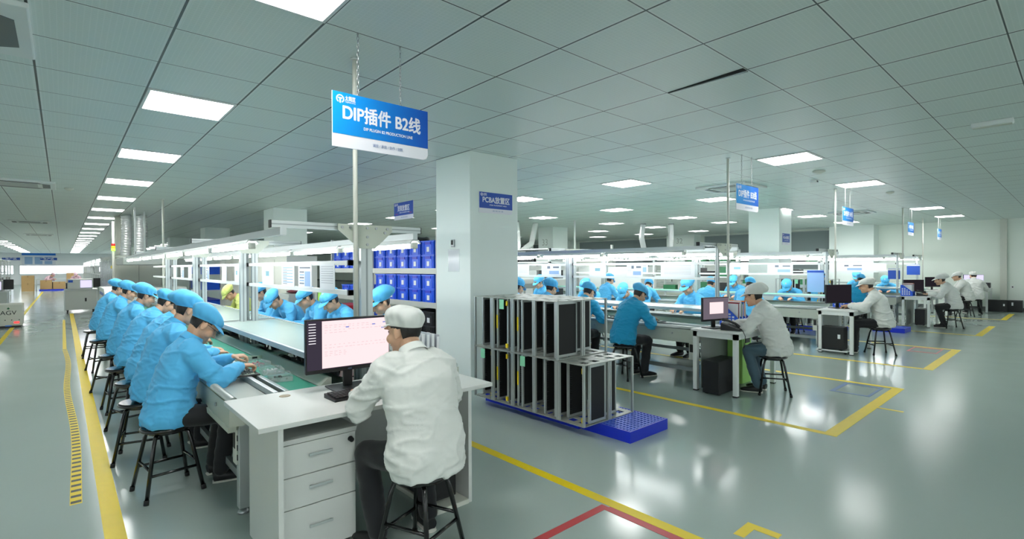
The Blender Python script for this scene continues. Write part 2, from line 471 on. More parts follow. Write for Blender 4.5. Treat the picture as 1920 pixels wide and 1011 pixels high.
    if glasses:
        g = MB(); ln = MB()
        for s in (-1, 1):
            c = Vector((s * .033, .108, .002)); ring = [HM @ (c + Vector((math.cos(t) * .024, 0, math.sin(t) * .019))) for t in [2 * math.pi * k / 16 for k in range(17)]]
            g.tube(ring, .0016, 6)
            g.tube([HM @ Vector((s * .057, .106, .008)), HM @ Vector((s * .078, .06, .01)), HM @ Vector((s * .083, -.01, .008))], .0016, 6)
            ln.loft([HM @ (c + Vector((0, -.0005, 0))), HM @ (c + Vector((0, .0005, 0)))], [(.023, .018), (.023, .018)], 16, side=tuple(HM.to_3x3() @ Vector((1, 0, 0))))
        g.tube([HM @ Vector((-.01, .109, .006)), HM @ Vector((.01, .109, .006))], .0016, 6)
        parts['glasses'] = g.mesh('glasses', [GLASS_RIM]); parts['lens'] = ln.mesh('lens', [LENS])
    PROTO[key] = parts
    return parts
PROTO = {}
def place_person(key, label, loc, rz, jacket, capm=None, trousers=None, group=None, scale=1.0, collar=None, skin=None):
    """one seated or standing figure: body with clothing and hair as children"""
    P = PROTO[key]
    root = thing('person', label, 'person', (loc[0], loc[1], loc[2] if len(loc) > 2 else 0), rz, group)
    root.scale = (scale,) * 3
    def part(name, me, m, parent=root):
        if not me.materials:
            for q in (m if isinstance(m, list) else [m]): me.materials.append(q)
        o = bpy.data.objects.new(name, me); COL.objects.link(o); o.parent = parent
        if not isinstance(m, list) and me.materials[0] != m:
            o.material_slots[0].link = 'OBJECT'; o.material_slots[0].material = m
        return o
    b = part('body', P['body'], skin or SKIN)
    if 'face' in P: part('face_features', P['face'], [EYE, LIP])
    j = part('jacket', P['jacket'], jacket)
    part('collar', P['collar'], collar or jacket, j)
    part('trousers', P['trousers'], trousers or TROUS)
    part('hair', P['hair'], HAIR); part('cap', P['cap'], capm or jacket)
    for s in (1, -1): part('shoe', P['shoe'][s], [SHOE, SOLE])
    if 'glasses' in P:
        g = part('glasses', P['glasses'], [GLASS_RIM]); part('lens', P['lens'], [LENS], g)
    return root
# ------------------------------------------------------------------ the room
CZ = 3.0
GX, GY, X0, Y0 = .67, .68, -.1415, .32
def floor_mat():
    m = bpy.data.materials.new('epoxy_floor'); m.use_nodes = True; nt = m.node_tree; N = nt.nodes; L = nt.links; b = N['Principled BSDF']
    tc = N.new('ShaderNodeTexCoord')
    n1 = N.new('ShaderNodeTexNoise'); n1.inputs['Scale'].default_value = .55; n1.inputs['Detail'].default_value = 1
    n3 = N.new('ShaderNodeTexNoise'); n3.inputs['Scale'].default_value = 1.6; n3.inputs['Detail'].default_value = 1.5
    for n in (n1, n3): L.new(tc.outputs['Object'], n.inputs['Vector'])
    mx = N.new('ShaderNodeMix'); mx.data_type = 'RGBA'; mx.inputs[6].default_value = srgb((160, 174, 169)) + (1,); mx.inputs[7].default_value = srgb((169, 182, 177)) + (1,)
    L.new(n1.outputs['Fac'], mx.inputs[0])
    L.new(mx.outputs[2], b.inputs['Base Color'])
    rr = N.new('ShaderNodeMapRange'); rr.inputs[1].default_value = .3; rr.inputs[2].default_value = .7; rr.inputs[3].default_value = .12; rr.inputs[4].default_value = .17
    L.new(n3.outputs['Fac'], rr.inputs[0])
    # the cross aisle in front of the lines is worn dull by traffic
    sp = N.new('ShaderNodeSeparateXYZ'); L.new(tc.outputs['Object'], sp.inputs[0])
    wr = N.new('ShaderNodeMapRange'); wr.interpolation_type = 'SMOOTHSTEP'; wr.inputs[1].default_value = -.4; wr.inputs[2].default_value = 2.3; wr.inputs[3].default_value = .09; wr.inputs[4].default_value = 0
    L.new(sp.outputs[1], wr.inputs[0]); ws = N.new('ShaderNodeMapRange'); ws.interpolation_type = 'SMOOTHSTEP'; ws.inputs[1].default_value = .7; ws.inputs[2].default_value = 1.8; ws.inputs[3].default_value = .10; ws.inputs[4].default_value = .42; L.new(sp.outputs[1], ws.inputs[0]); L.new(ws.outputs[0], b.inputs['Specular IOR Level'])
    ad = N.new('ShaderNodeMath'); L.new(rr.outputs[0], ad.inputs[0]); L.new(wr.outputs[0], ad.inputs[1]); L.new(ad.outputs[0], b.inputs['Roughness'])
    b.inputs['Specular IOR Level'].default_value = .38
    bp = N.new('ShaderNodeBump'); bp.inputs['Strength'].default_value = .035; bp.inputs['Distance'].default_value = .02
    L.new(n3.outputs['Fac'], bp.inputs['Height']); L.new(bp.outputs[0], b.inputs['Normal'])
    return m
def ceiling_mat():
    m = bpy.data.materials.new('metal_ceiling_tiles'); m.use_nodes = True; nt = m.node_tree; N = nt.nodes; L = nt.links; b = N['Principled BSDF']
    tc = N.new('ShaderNodeTexCoord'); sp = N.new('ShaderNodeSeparateXYZ'); L.new(tc.outputs['Object'], sp.inputs[0])
    def mth(op, a, bb=None):
        n = N.new('ShaderNodeMath'); n.operation = op
        for i, q in enumerate((a, bb)):
            if q is None: continue
            if isinstance(q, (int, float)): n.inputs[i].default_value = q
            else: L.new(q, n.inputs[i])
        return n.outputs[0]
    def dist(o, off, g): return mth('MULTIPLY', mth('PINGPONG', mth('DIVIDE', mth('SUBTRACT', o, off), g), .5), g)
    dx = dist(sp.outputs[0], X0, GX); dy = dist(sp.outputs[1], Y0, GY)
    lx = mth('LESS_THAN', dx, .007); ly = mth('LESS_THAN', dy, .0042)
    line = mth('MAXIMUM', lx, ly)
    edge = mth('MAXIMUM', mth('LESS_THAN', dx, .02), mth('LESS_THAN', dy, .012))
    px = mth('PINGPONG', mth('DIVIDE', sp.outputs[0], .03), .5); py = mth('PINGPONG', mth('DIVIDE', sp.outputs[1], .03), .5)
    dots = mth('GREATER_THAN', mth('MAXIMUM', px, py), .40)
    nz = N.new('ShaderNodeTexNoise'); nz.inputs['Scale'].default_value = .8; L.new(tc.outputs['Object'], nz.inputs['Vector'])
    c1 = N.new('ShaderNodeMix'); c1.data_type = 'RGBA'; c1.inputs[6].default_value = srgb((214, 226, 222)) + (1,); c1.inputs[7].default_value = srgb((222, 232, 228)) + (1,); L.new(nz.outputs['Fac'], c1.inputs[0])
    c2 = N.new('ShaderNodeMix'); c2.data_type = 'RGBA'; c2.inputs[7].default_value = srgb((230, 238, 235)) + (1,); L.new(c1.outputs[2], c2.inputs[6]); L.new(mth('MULTIPLY', dots, .55), c2.inputs[0])
    c3 = N.new('ShaderNodeMix'); c3.data_type = 'RGBA'; c3.inputs[7].default_value = srgb((232, 238, 236)) + (1,); L.new(c2.outputs[2], c3.inputs[6]); L.new(mth('MULTIPLY', edge, .8), c3.inputs[0])
    c4 = N.new('ShaderNodeMix'); c4.data_type = 'RGBA'; c4.inputs[7].default_value = srgb((52, 64, 64)) + (1,); L.new(c3.outputs[2], c4.inputs[6]); L.new(line, c4.inputs[0])
    L.new(c4.outputs[2], b.inputs['Base Color']); b.inputs['Roughness'].default_value = .42
    bp = N.new('ShaderNodeBump'); bp.inputs['Strength'].default_value = .4; bp.inputs['Distance'].default_value = .006; bp.invert = True
    L.new(line, bp.inputs['Height']); L.new(bp.outputs[0], b.inputs['Normal'])
    return m
WALLM = mat('painted_wall', (226, 235, 226), .6, var=.02, vscale=1.5, bump=.03, bscale=30)
PILM = mat('pillar_paint', (230, 240, 236), .5, var=.02, vscale=2, bump=.03, bscale=30)
def struct(name, mb, m, parent=None):
    o = mb.build(name, m, parent)
    if parent is None: o['kind'] = 'structure'
    return o
struct('floor', MB().box(-18, 23.3, -7, 67.3, -.12, 0), floor_mat())
struct('ceiling', MB().box(-18, 23.3, -7, 67.3, CZ, CZ + .12), ceiling_mat())
struct('wall_right', MB().box(23.0, 23.3, -7, 67.3, 0, CZ), WALLM)
FW = mat('far_white_wall', (248, 249, 250), .6)
struct('wall_far', MB().box(-18, 23.3, 67.0, 67.3, 0, CZ), FW)
struct('baseboard_right', MB().box(22.975, 23.0, -7, 67, 0, .11), GREYD)
struct('trim_1', MB().box(22.88, 23.0, 1.62, 1.78, 0, CZ), mat('wall_conduit_trim', (196, 200, 190), .5))
# pillars of the hall
npil = 0
for px in (3.88, 13.78):
    for py in (5.17, 13.2, 21.2, 29.2):
        npil += 1
        struct('pillar_%d' % npil, MB().box(px, px + .82, py, py + .78, 0, CZ, bev=.008), PILM)
for py in (5.1, 12.2, 20.0):
    npil += 1
    struct('pillar_%d' % npil, MB().box(22.35, 23.0, py, py + 1.45, 0, CZ), PILM)
for px, py in ((-5.0, 31.0), (3.0, 44.0), (-5.0, 47.0)):
    npil += 1
    struct('pillar_%d' % npil, MB().box(px, px + .8, py, py + .8, 0, CZ), PILM)
# windows: blinded bands on the right wall, a bright ribbon on the far wall
BLIND = mat('grey_roller_blind', (118, 130, 132), .7)
nw = 0
for a, b in ((6.62, 12.0), (13.8, 19.8), (21.6, 27)):
    nw += 1
    w = struct('window_%d' % nw, MB().box(22.93, 22.995, a, b, 1.2, 2.92), ALU)
    struct('blind', MB().box(22.90, 22.925, a + .06, b - .06, 1.24, 2.90), BLIND, w)
SKYPANE = emat('daylit_pane', (236, 244, 255), 1.35)
for a, b in ((-17, -12.4), (-12, -7.4), (-7, -3.4), (-3.1, 2.2), (2.7, 7.6), (8, 12)):
    nw += 1
    w = struct('window_%d' % nw, MB().box(a, b, 66.93, 66.99, .95, 1.88).box((a + b) / 2 - .04, (a + b) / 2 + .04, 66.90, 66.93, .95, 1.88), WHITE)
    struct('pane', MB().box(a + .08, b - .08, 66.90, 66.92, 1.02, 1.80), SKYPANE, w)
# ------------------------------------------------------------------ ceiling panels
DIFF = emat('lit_panel_diffuser', (255, 255, 252), PANEL_W)
def panel_proto():
    t = thing('ceiling_light', '', 'ceiling light')
    f = MB(); h = GX / 2 - .008; k = GY / 2 - .008
    f.box(-h, h, -k, -k + .02, -.012, 0).box(-h, h, k - .02, k, -.012, 0).box(-h, -h + .02, -k + .02, k - .02, -.012, 0).box(h - .02, h, -k + .02, k - .02, -.012, 0)
    f.build('frame', WHITE, t)
    MB().quad((-h + .02, -k + .02, -.006), (-h + .02, k - .02, -.006), (h - .02, k - .02, -.006), (h - .02, -k + .02, -.006)).build('diffuser', DIFF, t)
    return t
lp = panel_proto(); first = True
ROWN = {1: 'row along the left aisle', 11: 'row above the second bench line', 16: 'row above the third bench line', 21: 'row beyond the third bench line',
        25: 'row above the fourth bench line', 30: 'row nearest the right wall', -9: 'row far over the left machines', 6: 'row over the near pillar side'}
for n, ks in ((1, range(-2, 23)), (11, range(0, 8)), (16, range(0, 8)), (21, range(1, 8)), (25, range(0, 7)), (30, range(0, 7)), (-9, range(6, 23)), (-4, range(13, 23)), (7, range(12, 23)), (13, range(14, 23)), (-4.001, range(-2, 0))):
    far_ = n in (-4, 7, 13) and ks[0] > 0  # the deep rows right of the aisle are added to brighten the far wall
    n = round(n)
    for k in ks:
        x = X0 + GX * (n + .5); y = Y0 + GY * (3 + 4 * k + .5)
        if n == 21 and k < 1: continue
        if k < 0: lab = 'unseen square ceiling light panel behind the camera, added for fill light'  # out of view, put in to lift the light around the camera
        elif far_: lab = 'ceiling light panel deep in the hall, %s in the row %s' % (ORD[k - ks[0]], 'left of the aisle' if n < 0 else 'added right of the aisle' if n == 7 else 'added farther right')
        elif n == -9: lab = 'square white ceiling light panel, %s in the row far over the left machines' % ORD[k - 6]
        elif n == 21: lab = 'square white ceiling light panel, %s in the row beyond the third bench line' % ORD[k - 1]
        else: lab = 'square white ceiling light panel, %s in the %s' % (ORD[k], ROWN[n])
        if first: lp.location = (x, y, CZ); lp['label'] = lab; lp['group'] = 'ceiling light panels'; first = False
        else: copy_tree(lp, None, (x, y, CZ), None, lab, 'ceiling light panels')
# ------------------------------------------------------------------ things on the ceiling
def cassette(x, y, lab):
    t = thing('air_conditioner', lab, 'air conditioner', (x, y, CZ), 0, 'ceiling air conditioners')
    p = MB(); p.box(-.47, .47, -.47, .47, -.035, -.0, bev=.01); p.build('panel', WHITE, t)
    MB().box(-.24, .24, -.24, .24, -.045, -.036).build('grille', GREYP, t)
    for s in (-1, 1):
        MB().prism([(-.3, .30 * s), (.3, .30 * s), (.24, .40 * s), (-.24, .40 * s)], 'xy', -.040, -.0352).build('vent', GREYD, t)
        MB().prism([(.30 * s, -.3), (.30 * s, .3), (.40 * s, .24), (.40 * s, -.24)], 'xy', -.040, -.0352).build('vent', GREYD, t)
cassette(-.60, 4.36, 'white ceiling cassette air conditioner in the top left corner, nearest the camera')
cassette(-.55, 12.1, 'white ceiling cassette air conditioner over the left aisle, second from the camera')
cassette(-.75, 21.8, 'white ceiling cassette air conditioner over the left aisle, third from the camera')
cassette(-.75, 30.0, 'white ceiling cassette air conditioner over the left aisle, farthest one')
cassette(9.45, 4.4, 'white ceiling cassette air conditioner behind the sign of line B3')
cassette(16.6, 4.3, 'white ceiling cassette air conditioner beyond the sign of line B4')
def detector(x, y, r, lab):
    t = thing('smoke_detector', lab, 'smoke detector', (x, y, CZ), 0, 'smoke detectors')
    m = MB(); m.loft([(0, 0, 0), (0, 0, -.018), (0, 0, -.03), (0, 0, -.045)], [(r, r), (r, r), (r * .7, r * .7), (r * .3, r * .3)], 16); m.build('housing', IVORY, t)
    MB().loft([(0, 0, -.02), (0, 0, -.029)], [(r * .9, r * .9), (r * .72, r * .72)], 16).build('ring', GREYD, t)
detector(.10, 12.4, .07, 'round smoke detector on the ceiling left of the aisle light row')
detector(8.9, 2.75, .09, 'round disc detector on the ceiling nearest the big right-hand light')
detector(12.6, 2.6, .07, 'small detector on the ceiling right of the hanging B4 sign')
t = thing('emergency_light', 'white oblong fixture surface mounted on the ceiling at far right', 'light fixture', (7.2, .62, CZ))
MB().box(-.06, .06, -.16, .16, -.05, 0, bev=.01).build('housing', WHITE, t); MB().box(-.045, .045, -.15, .15, -.055, -.05).build('lens', IVORY, t)
t = thing('motion_sensor', 'small white ceiling sensor between two lights of the second row', 'sensor', (9.8, 3.1, CZ))
MB().box(-.05, .05, -.05, .05, -.05, 0, bev=.008).build('housing', WHITE, t); MB().box(-.035, .035, -.052, -.05, -.04, -.015).build('eye', BLACK, t)
# one tile hangs open; the shade in its gap is a flat black wedge
t = thing('ceiling_tile', 'ceiling tile hanging slightly open with the gap shade painted as a dark wedge', 'ceiling tile', (3.88, 2.02, CZ))
MB().prism([(-.055, -.33), (.0, -.33), (.0, .33), (-.004, .33)], 'xy', -.004, -.001).build('gap', mat('gap_shade', (8, 14, 14), .9), t)
MB().prism([(.0, -.33), (.03, -.33), (.004, .33), (.0, .33)], 'xy', -.010, -.001).build('tile_edge', ALU_D, t)
# ------------------------------------------------------------------ floor tapes
TY = mat('yellow_floor_tape', (232, 202, 14), .45, var=.05, vscale=9); TR = mat('red_floor_tape', (186, 62, 66), .4, var=.05, vscale=8); TB = mat('blue_floor_tape', (72, 104, 150), .4)
def tape(name, pieces, m, lab):
    t = MB()
    for k, (x0, x1, y0, y1) in enumerate(pieces): t.box(x0, x1, y0, y1, .0003 + .0002 * k, .0016 + .0002 * k)
    o = t.build(name, m); tag(o, lab, 'floor marking')
tape('floor_tape', [(.165, .262, -2, 22.6)], TY, 'long yellow floor line beside the left row of stools')
tape('floor_tape', [(2.575, 2.655, .9, 12.0)], TY, 'yellow floor line between the white desk and the magazine racks')
tape('floor_tape', [(5.10, 5.18, 1.48, 12), (5.10, 7.68, 1.44, 1.55), (7.60, 7.68, 1.5, 12)], TY, 'yellow floor box outlining the second bench line, front edge thick')
tape('floor_tape', [(9.32, 9.40, 1.48, 12), (9.32, 11.9, 1.42, 1.54), (11.8, 11.88, 1.5, 12)], TY, 'yellow floor box outlining the third bench line')
tape('floor_tape', [(14.5, 14.58, 1.48, 10), (14.5, 17.0, 1.40, 1.52)], TY, 'yellow floor box outlining the fourth bench line')
tape('floor_tape', [(19.1, 19.18, 1.48, 9), (19.1, 21.6, 1.36, 1.48)], TY, 'yellow floor mark of the bench line nearest the wall')
tape('floor_tape', [(1.5, 2.56, 1.975, 2.03), (2.515, 2.572, .9, 1.975)], TR, 'red floor corner mark beside the near yellow line')
tape('floor_tape', [(2.83, 3.02, 1.25, 1.31), (2.96, 3.02, 1.12, 1.25)], TY, 'small yellow corner mark alone at the bottom edge of the floor')
tape('floor_tape', [(6.92, 7.54, 1.98, 2.03), (6.92, 7.54, 1.62, 1.65), (6.92, 6.97, 1.65, 1.98), (7.49, 7.56, 1.65, 1.98)], TB, 'blue rectangle on the floor inside the second yellow box')
tape('floor_tape', [(11.1, 11.75, 2.03, 2.06), (11.1, 11.75, 1.64, 1.66), (11.1, 11.17, 1.66, 2.03), (11.68, 11.75, 1.66, 2.03)], TR, 'red rectangle on the floor inside the third yellow box')
tape('floor_tape', [(6.45, 6.49, 1.22, 1.44)], TY, 'short yellow stub outside the second yellow box')
tape('floor_tape', [(-1.02, -.94, 14, 45)], TY, 'far yellow floor line on the left side of the aisle')
# hazard strip, slightly wavy
hz = MB(); HZB = mat('dark_tape_bar', (58, 60, 50), .5)
yy = 4.3
while yy < 12.6:
    a = .035 + .018 * math.sin(yy * 1.3) - .004 * (yy - 4); b = .035 + .018 * math.sin((yy + .11) * 1.3) - .004 * (yy + .11 - 4)
    hz.quad((a, yy, .0012), (a + .062, yy, .0012), (b + .062, yy + .11, .0012), (b, yy + .11, .0012), 0)
    hz.quad((a + .004, yy + .02, .0017), (a + .058, yy + .02, .0017), (b + .058, yy + .065, .0017), (b + .004, yy + .065, .0017), 1)
    yy += .11
o = hz.build('hazard_tape', [TY, HZB]); tag(o, 'wavy yellow and black hazard strip on the floor of the left aisle', 'floor marking')
tape('floor_tape', [(-.01, .045, 12.7, 20)], TY, 'thin faded yellow strip continuing the hazard tape far down the aisle')
# ------------------------------------------------------------------ signs
SIGNB = mat('sign_blue', (8, 116, 212), .35); SIGND = mat('sign_dark_blue', (10, 72, 172), .4); SIGNW = mat('sign_white', (232, 232, 240), .4); SIGNT = mat('sign_grey_print', (130, 150, 190), .5); SIGNR = mat('sign_red_print', (190, 40, 60), .5)
def printed_blend(name, c0, c1, w):
    m = mat(name, c0, .35); nt = m.node_tree; N = nt.nodes; L = nt.links
    tc = N.new('ShaderNodeTexCoord'); sp = N.new('ShaderNodeSeparateXYZ'); mr = N.new('ShaderNodeMapRange'); mx = N.new('ShaderNodeMix'); mx.data_type = 'RGBA'
    L.new(tc.outputs['Object'], sp.inputs[0]); L.new(sp.outputs[0], mr.inputs[0]); mr.inputs[1].default_value = -w / 2; mr.inputs[2].default_value = w / 2
    mx.inputs[6].default_value = srgb(c0) + (1,); mx.inputs[7].default_value = srgb(c1) + (1,); L.new(mr.outputs[0], mx.inputs[0]); L.new(mx.outputs[2], N['Principled BSDF'].inputs['Base Color'])
    return m
SIGNP = printed_blend('sign_two_tone_blue_print', (0, 148, 226), (0, 78, 182), .68)
_TXT = {}
def text_mesh(s, size):
    k = (s, size)
    if k in _TXT: return _TXT[k]
    c = bpy.data.curves.new('t', 'FONT'); c.body = s; c.size = size; c.align_x = 'CENTER'; c.align_y = 'CENTER'
    o = bpy.data.objects.new('t', c); COL.objects.link(o)
    me = bpy.data.meshes.new_from_object(o.evaluated_get(bpy.context.evaluated_depsgraph_get()))
    bpy.data.objects.remove(o); bpy.data.curves.remove(c)
    _TXT[k] = me
    return me
def text(s, size, m, parent, x, z, y, bold=0, width=None, name='lettering', rot=None):
    """flat letters; heavier strokes are layered slightly shifted copies"""
    src = text_mesh(s, size); xs = [v.co.x for v in src.vertices]; w = max(xs) - min(xs); cx = (max(xs) + min(xs)) / 2
    k = (width / w) if width else 1
    bm = bmesh.new(); e = bold * size * .5
    offs = [(0, 0)] if not e else [(math.cos(t) * e, math.sin(t) * e) for t in [2 * math.pi * j / 6 for j in range(6)]] + [(0, 0)]
    for i, (ox, oz) in enumerate(offs):
        n0 = len(bm.verts); bm.from_mesh(src); bm.verts.ensure_lookup_table()
        for v in bm.verts[n0:]: v.co = Vector(((v.co.x - cx) * k + ox, -.00004 * i, v.co.y + oz))
    me = bpy.data.meshes.new(name); bm.to_mesh(me); bm.free(); me.materials.append(m)
    o = bpy.data.objects.new(name, me); COL.objects.link(o); o.parent = parent; o.location = (x, y, z)
    if rot: o.rotation_euler = rot
    return o
def sign_board(t, w, h, blue, main, sub, foot, top_frac=.76, small=False, rx=.03, red=None):
    """board in local xz, facing -y, centre of the board at the origin"""
    bd = [(-w / 2, -h / 2), (w / 2 - .035, -h / 2), (w / 2 - .012, -h / 2 + .010), (w / 2, -h / 2 + .035), (w / 2, h / 2), (-w / 2, h / 2)]
    MB().prism(bd, 'xz', -.004, .004).build('board', SIGNW, t)
    zb = h / 2 - h * top_frac
    MB().prism([(-w / 2 + .002, zb), (w / 2, zb), (w / 2, h / 2), (-w / 2 + .002, h / 2)], 'xz', -.0052, -.0041).build('blue_panel', blue, t)
    lg = MB(); cx, cz, r = -w / 2 + .05 * w / .68, h / 2 - .043 * h / .35, .026 * w / .68
    pts = [(cx + math.sin(R(a)) * r, -.006, cz + math.cos(R(a)) * r) for a in range(-150, 151, 15)]
    lg.loft(pts, [(.0055 * w / .68, .0008)] * len(pts), 6, side=(0, 1, 0)) if False else None
    for (x0_, _, z0_), (x1_, _, z1_) in zip(pts[:-1], pts[1:]):
        f = .72; o_ = lambda x, z, k: (cx + (x - cx) * k, -.0056, cz + (z - cz) * k)
        lg.quad(o_(x0_, z0_, 1), o_(x1_, z1_, 1), o_(x1_, z1_, f), o_(x0_, z0_, f))
    lg.prism([(cx - r * .55, cz + r * .32), (cx + r * .55, cz + r * .32), (cx + r * .5, cz + r * .02), (cx + r * .2, cz), (cx + r * .18, cz - r), (cx - r * .18, cz - r), (cx - r * .2, cz), (cx - r * .5, cz + r * .02)], 'xz', -.0060, -.0053)
    lg.build('logo', SIGNW, t)
    text('太简匡', .034 * w / .68, SIGNW, t, cx + r * 2.5, cz + r * .25, -.0058, .04, width=.068 * w / .68)
    text('TAIJIANKUANG', .012, SIGNW, t, cx + r * 2.5, cz - r * .55, -.0058, .02, width=.068 * w / .68)
    zc = (zb + h / 2) / 2
    text(main, .112 * w / .68, SIGNW, t, .005 * w, zc + .004 * h / .35, -.0058, .055, width=w * (.81 if len(main) > 6 else .66 if len(main) > 5 else .62))
    if sub: text(sub, .026 * w / .68, SIGNW, t, .06 * w, zc - h * .22, -.0058, .06, width=w * .52)
    if foot: text(foot, .024 * w / .68, SIGNT, t, .05 * w, (-h / 2 + zb) / 2, -.0058, .02, width=w * .32)
    if red:
        for s in (-1, 1): text(red, .02, SIGNR, t, s * w * .36, zb + .03, -.0058, .02, width=w * .13)
def chain(mb, x, y, z0, z1, r=.0022):
    z = z0; k = 0
    while z < z1 - .01:
        c = z + .014; a = (.0065, 0) if k % 2 == 0 else (0, .0065)
        pts = [(x + a[0] * math.cos(t), y + a[1] * math.cos(t), c + .016 * math.sin(t)) for t in [2 * math.pi * j / 10 for j in range(11)]]
        mb.tube(pts, r, 5); z += .026; k += 1
def hanging_sign(x, y, zc, main, sub, lab, rz=0, w=.68, h=.34, rods=False, blue=None, fine=True, red=None, drop=None):
    t = thing('hanging_sign', lab, 'sign', (x, y, zc), rz, 'hanging line signs')
    sign_board(t, w, h, blue or SIGNP, main, sub, '诚信 / 承担 / 协作 / 创新', red=red)
    for s in (-1, 1):
        m = MB(); xx = s * w * .22 - .02
        if rods: m.cyl((xx, 0, h / 2 - .01), (xx, 0, CZ - zc), .004, n=6)
        else: chain(m, xx, 0, h / 2 - .012, CZ - zc)
        m.ell((xx, 0, CZ - zc - .004), (.008, .008, .006), None, 8, 6)
        m.build('chain', STEEL if not rods else WHITE, t)
    return t
hanging_sign(1.58, 3.05, 2.435, 'DIP插件 B2线', 'DIP PLUGIN B2 PRODUCTION LINE', 'large blue and white hanging sign reading DIP B2 line, nearest the camera')
hanging_sign(6.96, 3.02, 2.43, 'DIP插件 B3线', 'DIP PLUGIN B3 PRODUCTION LINE', 'blue hanging sign reading DIP B3 line, over the second bench line')
hanging_sign(11.33, 3.0, 2.45, 'DIP插件 B4线', 'DIP PLUGIN B4 PRODUCTION LINE', 'blue hanging sign on two white rods over the third bench line', rods=True)
hanging_sign(16.7, 3.0, 2.46, 'DIP插件 B5线', 'DIP PLUGIN B5 PRODUCTION LINE', 'small blue hanging sign over the fourth bench line', rods=True)
hanging_sign(20.75, 3.0, 2.47, 'DIP插件 B6线', 'DIP PLUGIN B6 PRODUCTION LINE', 'farthest small blue hanging sign, nearest the right wall', rods=True)
hanging_sign(4.58, 8.08, 2.53, '货架放置区', 'SHELF PLACEMENT AREA', 'dark blue hanging sign for the shelf area, above the blue bins', rz=-90, w=.68, h=.31, rods=True, blue=SIGND, red='货架')
def wall_sign(loc, rz, main, sub, lab, w=.57, h=.27, blue=None, foot='诚信 / 承担 / 协作 / 创新'):
    t = thing('wall_sign', lab, 'sign', loc, rz); sign_board(t, w, h, blue or SIGND, main, sub, foot, .77); return t
wall_sign((4.305, 5.163, 2.355), 0, 'PCBA放置区', 'PCBA PLACEMENT AREA', 'dark blue sign reading PCBA on the face of the near white pillar')
wall_sign((14.2, 5.163, 2.20), 0, 'PCBA放置区', 'PCBA PLACEMENT AREA', 'small dark blue sign on the far pillar behind line B4', w=.5, h=.3)
wall_sign((8.3, 16.5, 2.05), 0, '维修区', 'REPAIR AREA', 'teal blue sign seen just right of the near pillar, far back', w=.62, h=.32)
wall_sign((10.6, 17.0, 2.0), 0, '测试区', 'TEST AREA', 'blue sign low behind the lamp rail of the second line, far back', w=.7, h=.26, blue=SIGNB)
for x, z, w, h, lab in ((-3.6, 2.42, 1.1, .3, 'leftmost'), (-1.0, 2.42, 1.1, .3, 'second'), (5.3, 2.40, 1.0, .3, 'third'), (6.9, 2.72, 1.0, .26, 'rightmost')):
    wall_sign((x, 66.6, z), 0, '生产区', '', 'far blue hanging board at the end of the hall, %s of four' % lab, w=w * 1.1, h=h, foot='', blue=SIGNB if x > 0 else SIGND)
t = thing('notice_board', 'large white notice board with a blue head band on the far end wall', 'notice board', (-1.7, 66.9, 2.35))
MB().box(-1.2, 1.2, -.03, 0, -.55, .65).build('board', SIGNW, t); MB().box(-1.2, 1.2, -.04, -.03, .45, .65).build('head_band', SIGNB, t)
for k in range(3): MB().box(-1.0 + k * .7, -.45 + k * .7, -.04, -.03, -.4, .3).build('sheet', PAPERB, t)
# door access reader and plastic document sleeve on the near pillar
t = thing('access_reader', 'small grey and black access reader on the left face of the near pillar', 'card reader', (3.88, 5.535, 1.83))
MB().box(-.025, 0, -.033, .033, -.05, .05, bev=.008).build('housing', STEEL, t); MB().box(-.027, -.025, -.024, .024, -.02, .04).build('screen', SCREENB, t)
t = thing('document_sleeve', 'clear plastic sleeve with a sheet, stuck on the left face of the near pillar', 'document sleeve', (3.88, 5.53, 1.61))
MB().box(-.003, -.0005, -.115, .115, -.14, .13).build('sheet', PAPER, t)
MB().box(-.005, -.0035, -.13, .13, -.155, .145).build('sleeve', mat('clear_film', (235, 240, 244), .12, alpha=.22), t)
for k in range(6): pass
# ------------------------------------------------------------------ bench lines
BELT = mat('green_belt', (62, 158, 134), .45, bump=.06, bscale=50, var=.05, vscale=3)
BELTG = mat('light_green_board', (120, 196, 170), .4)
SHELFG = mat('frosted_shelf_board', (176, 196, 190), .22, var=.03, vscale=3)
TABLEG = mat('bench_grey_plate', (172, 178, 172), .35)
BENCH = mat('bench_ivory_panel', (190, 196, 184), .45)
DARKP = mat('dark_under_plate', (46, 52, 46), .35)
TUBE = emat('lit_tube', (252, 255, 255), TUBE_W)
def uprow(y0, y1, step=2.72):
    out = [y0]; 
    while out[-1] + step < y1 - .3: out.append(out[-1] + step)
    return out
def tube_light(parent_xy, y0, length, z, lab, group):
    x = parent_xy
    t = thing('tube_light', lab, 'tube light', (x, y0, z), 0, group)
    m = MB(); m.prism([(-.05, .004), (-.03, .032), (.03, .032), (.05, .004), (.045, .001), (.026, .022), (-.026, .022), (-.045, .001)], 'xz', 0.0, length)
    m.build('reflector', WHITE, t)
    MB().cyl((0, .05, -.016), (0, length - .05, -.016), .017, n=10).build('tube', TUBE, t)
    m = MB()
    for yy in (.0, length - .045): m.box(-.024, .024, yy, yy + .045, -.036, .012, bev=.006)
    m.build('end_socket', IVORY, t)
    return t
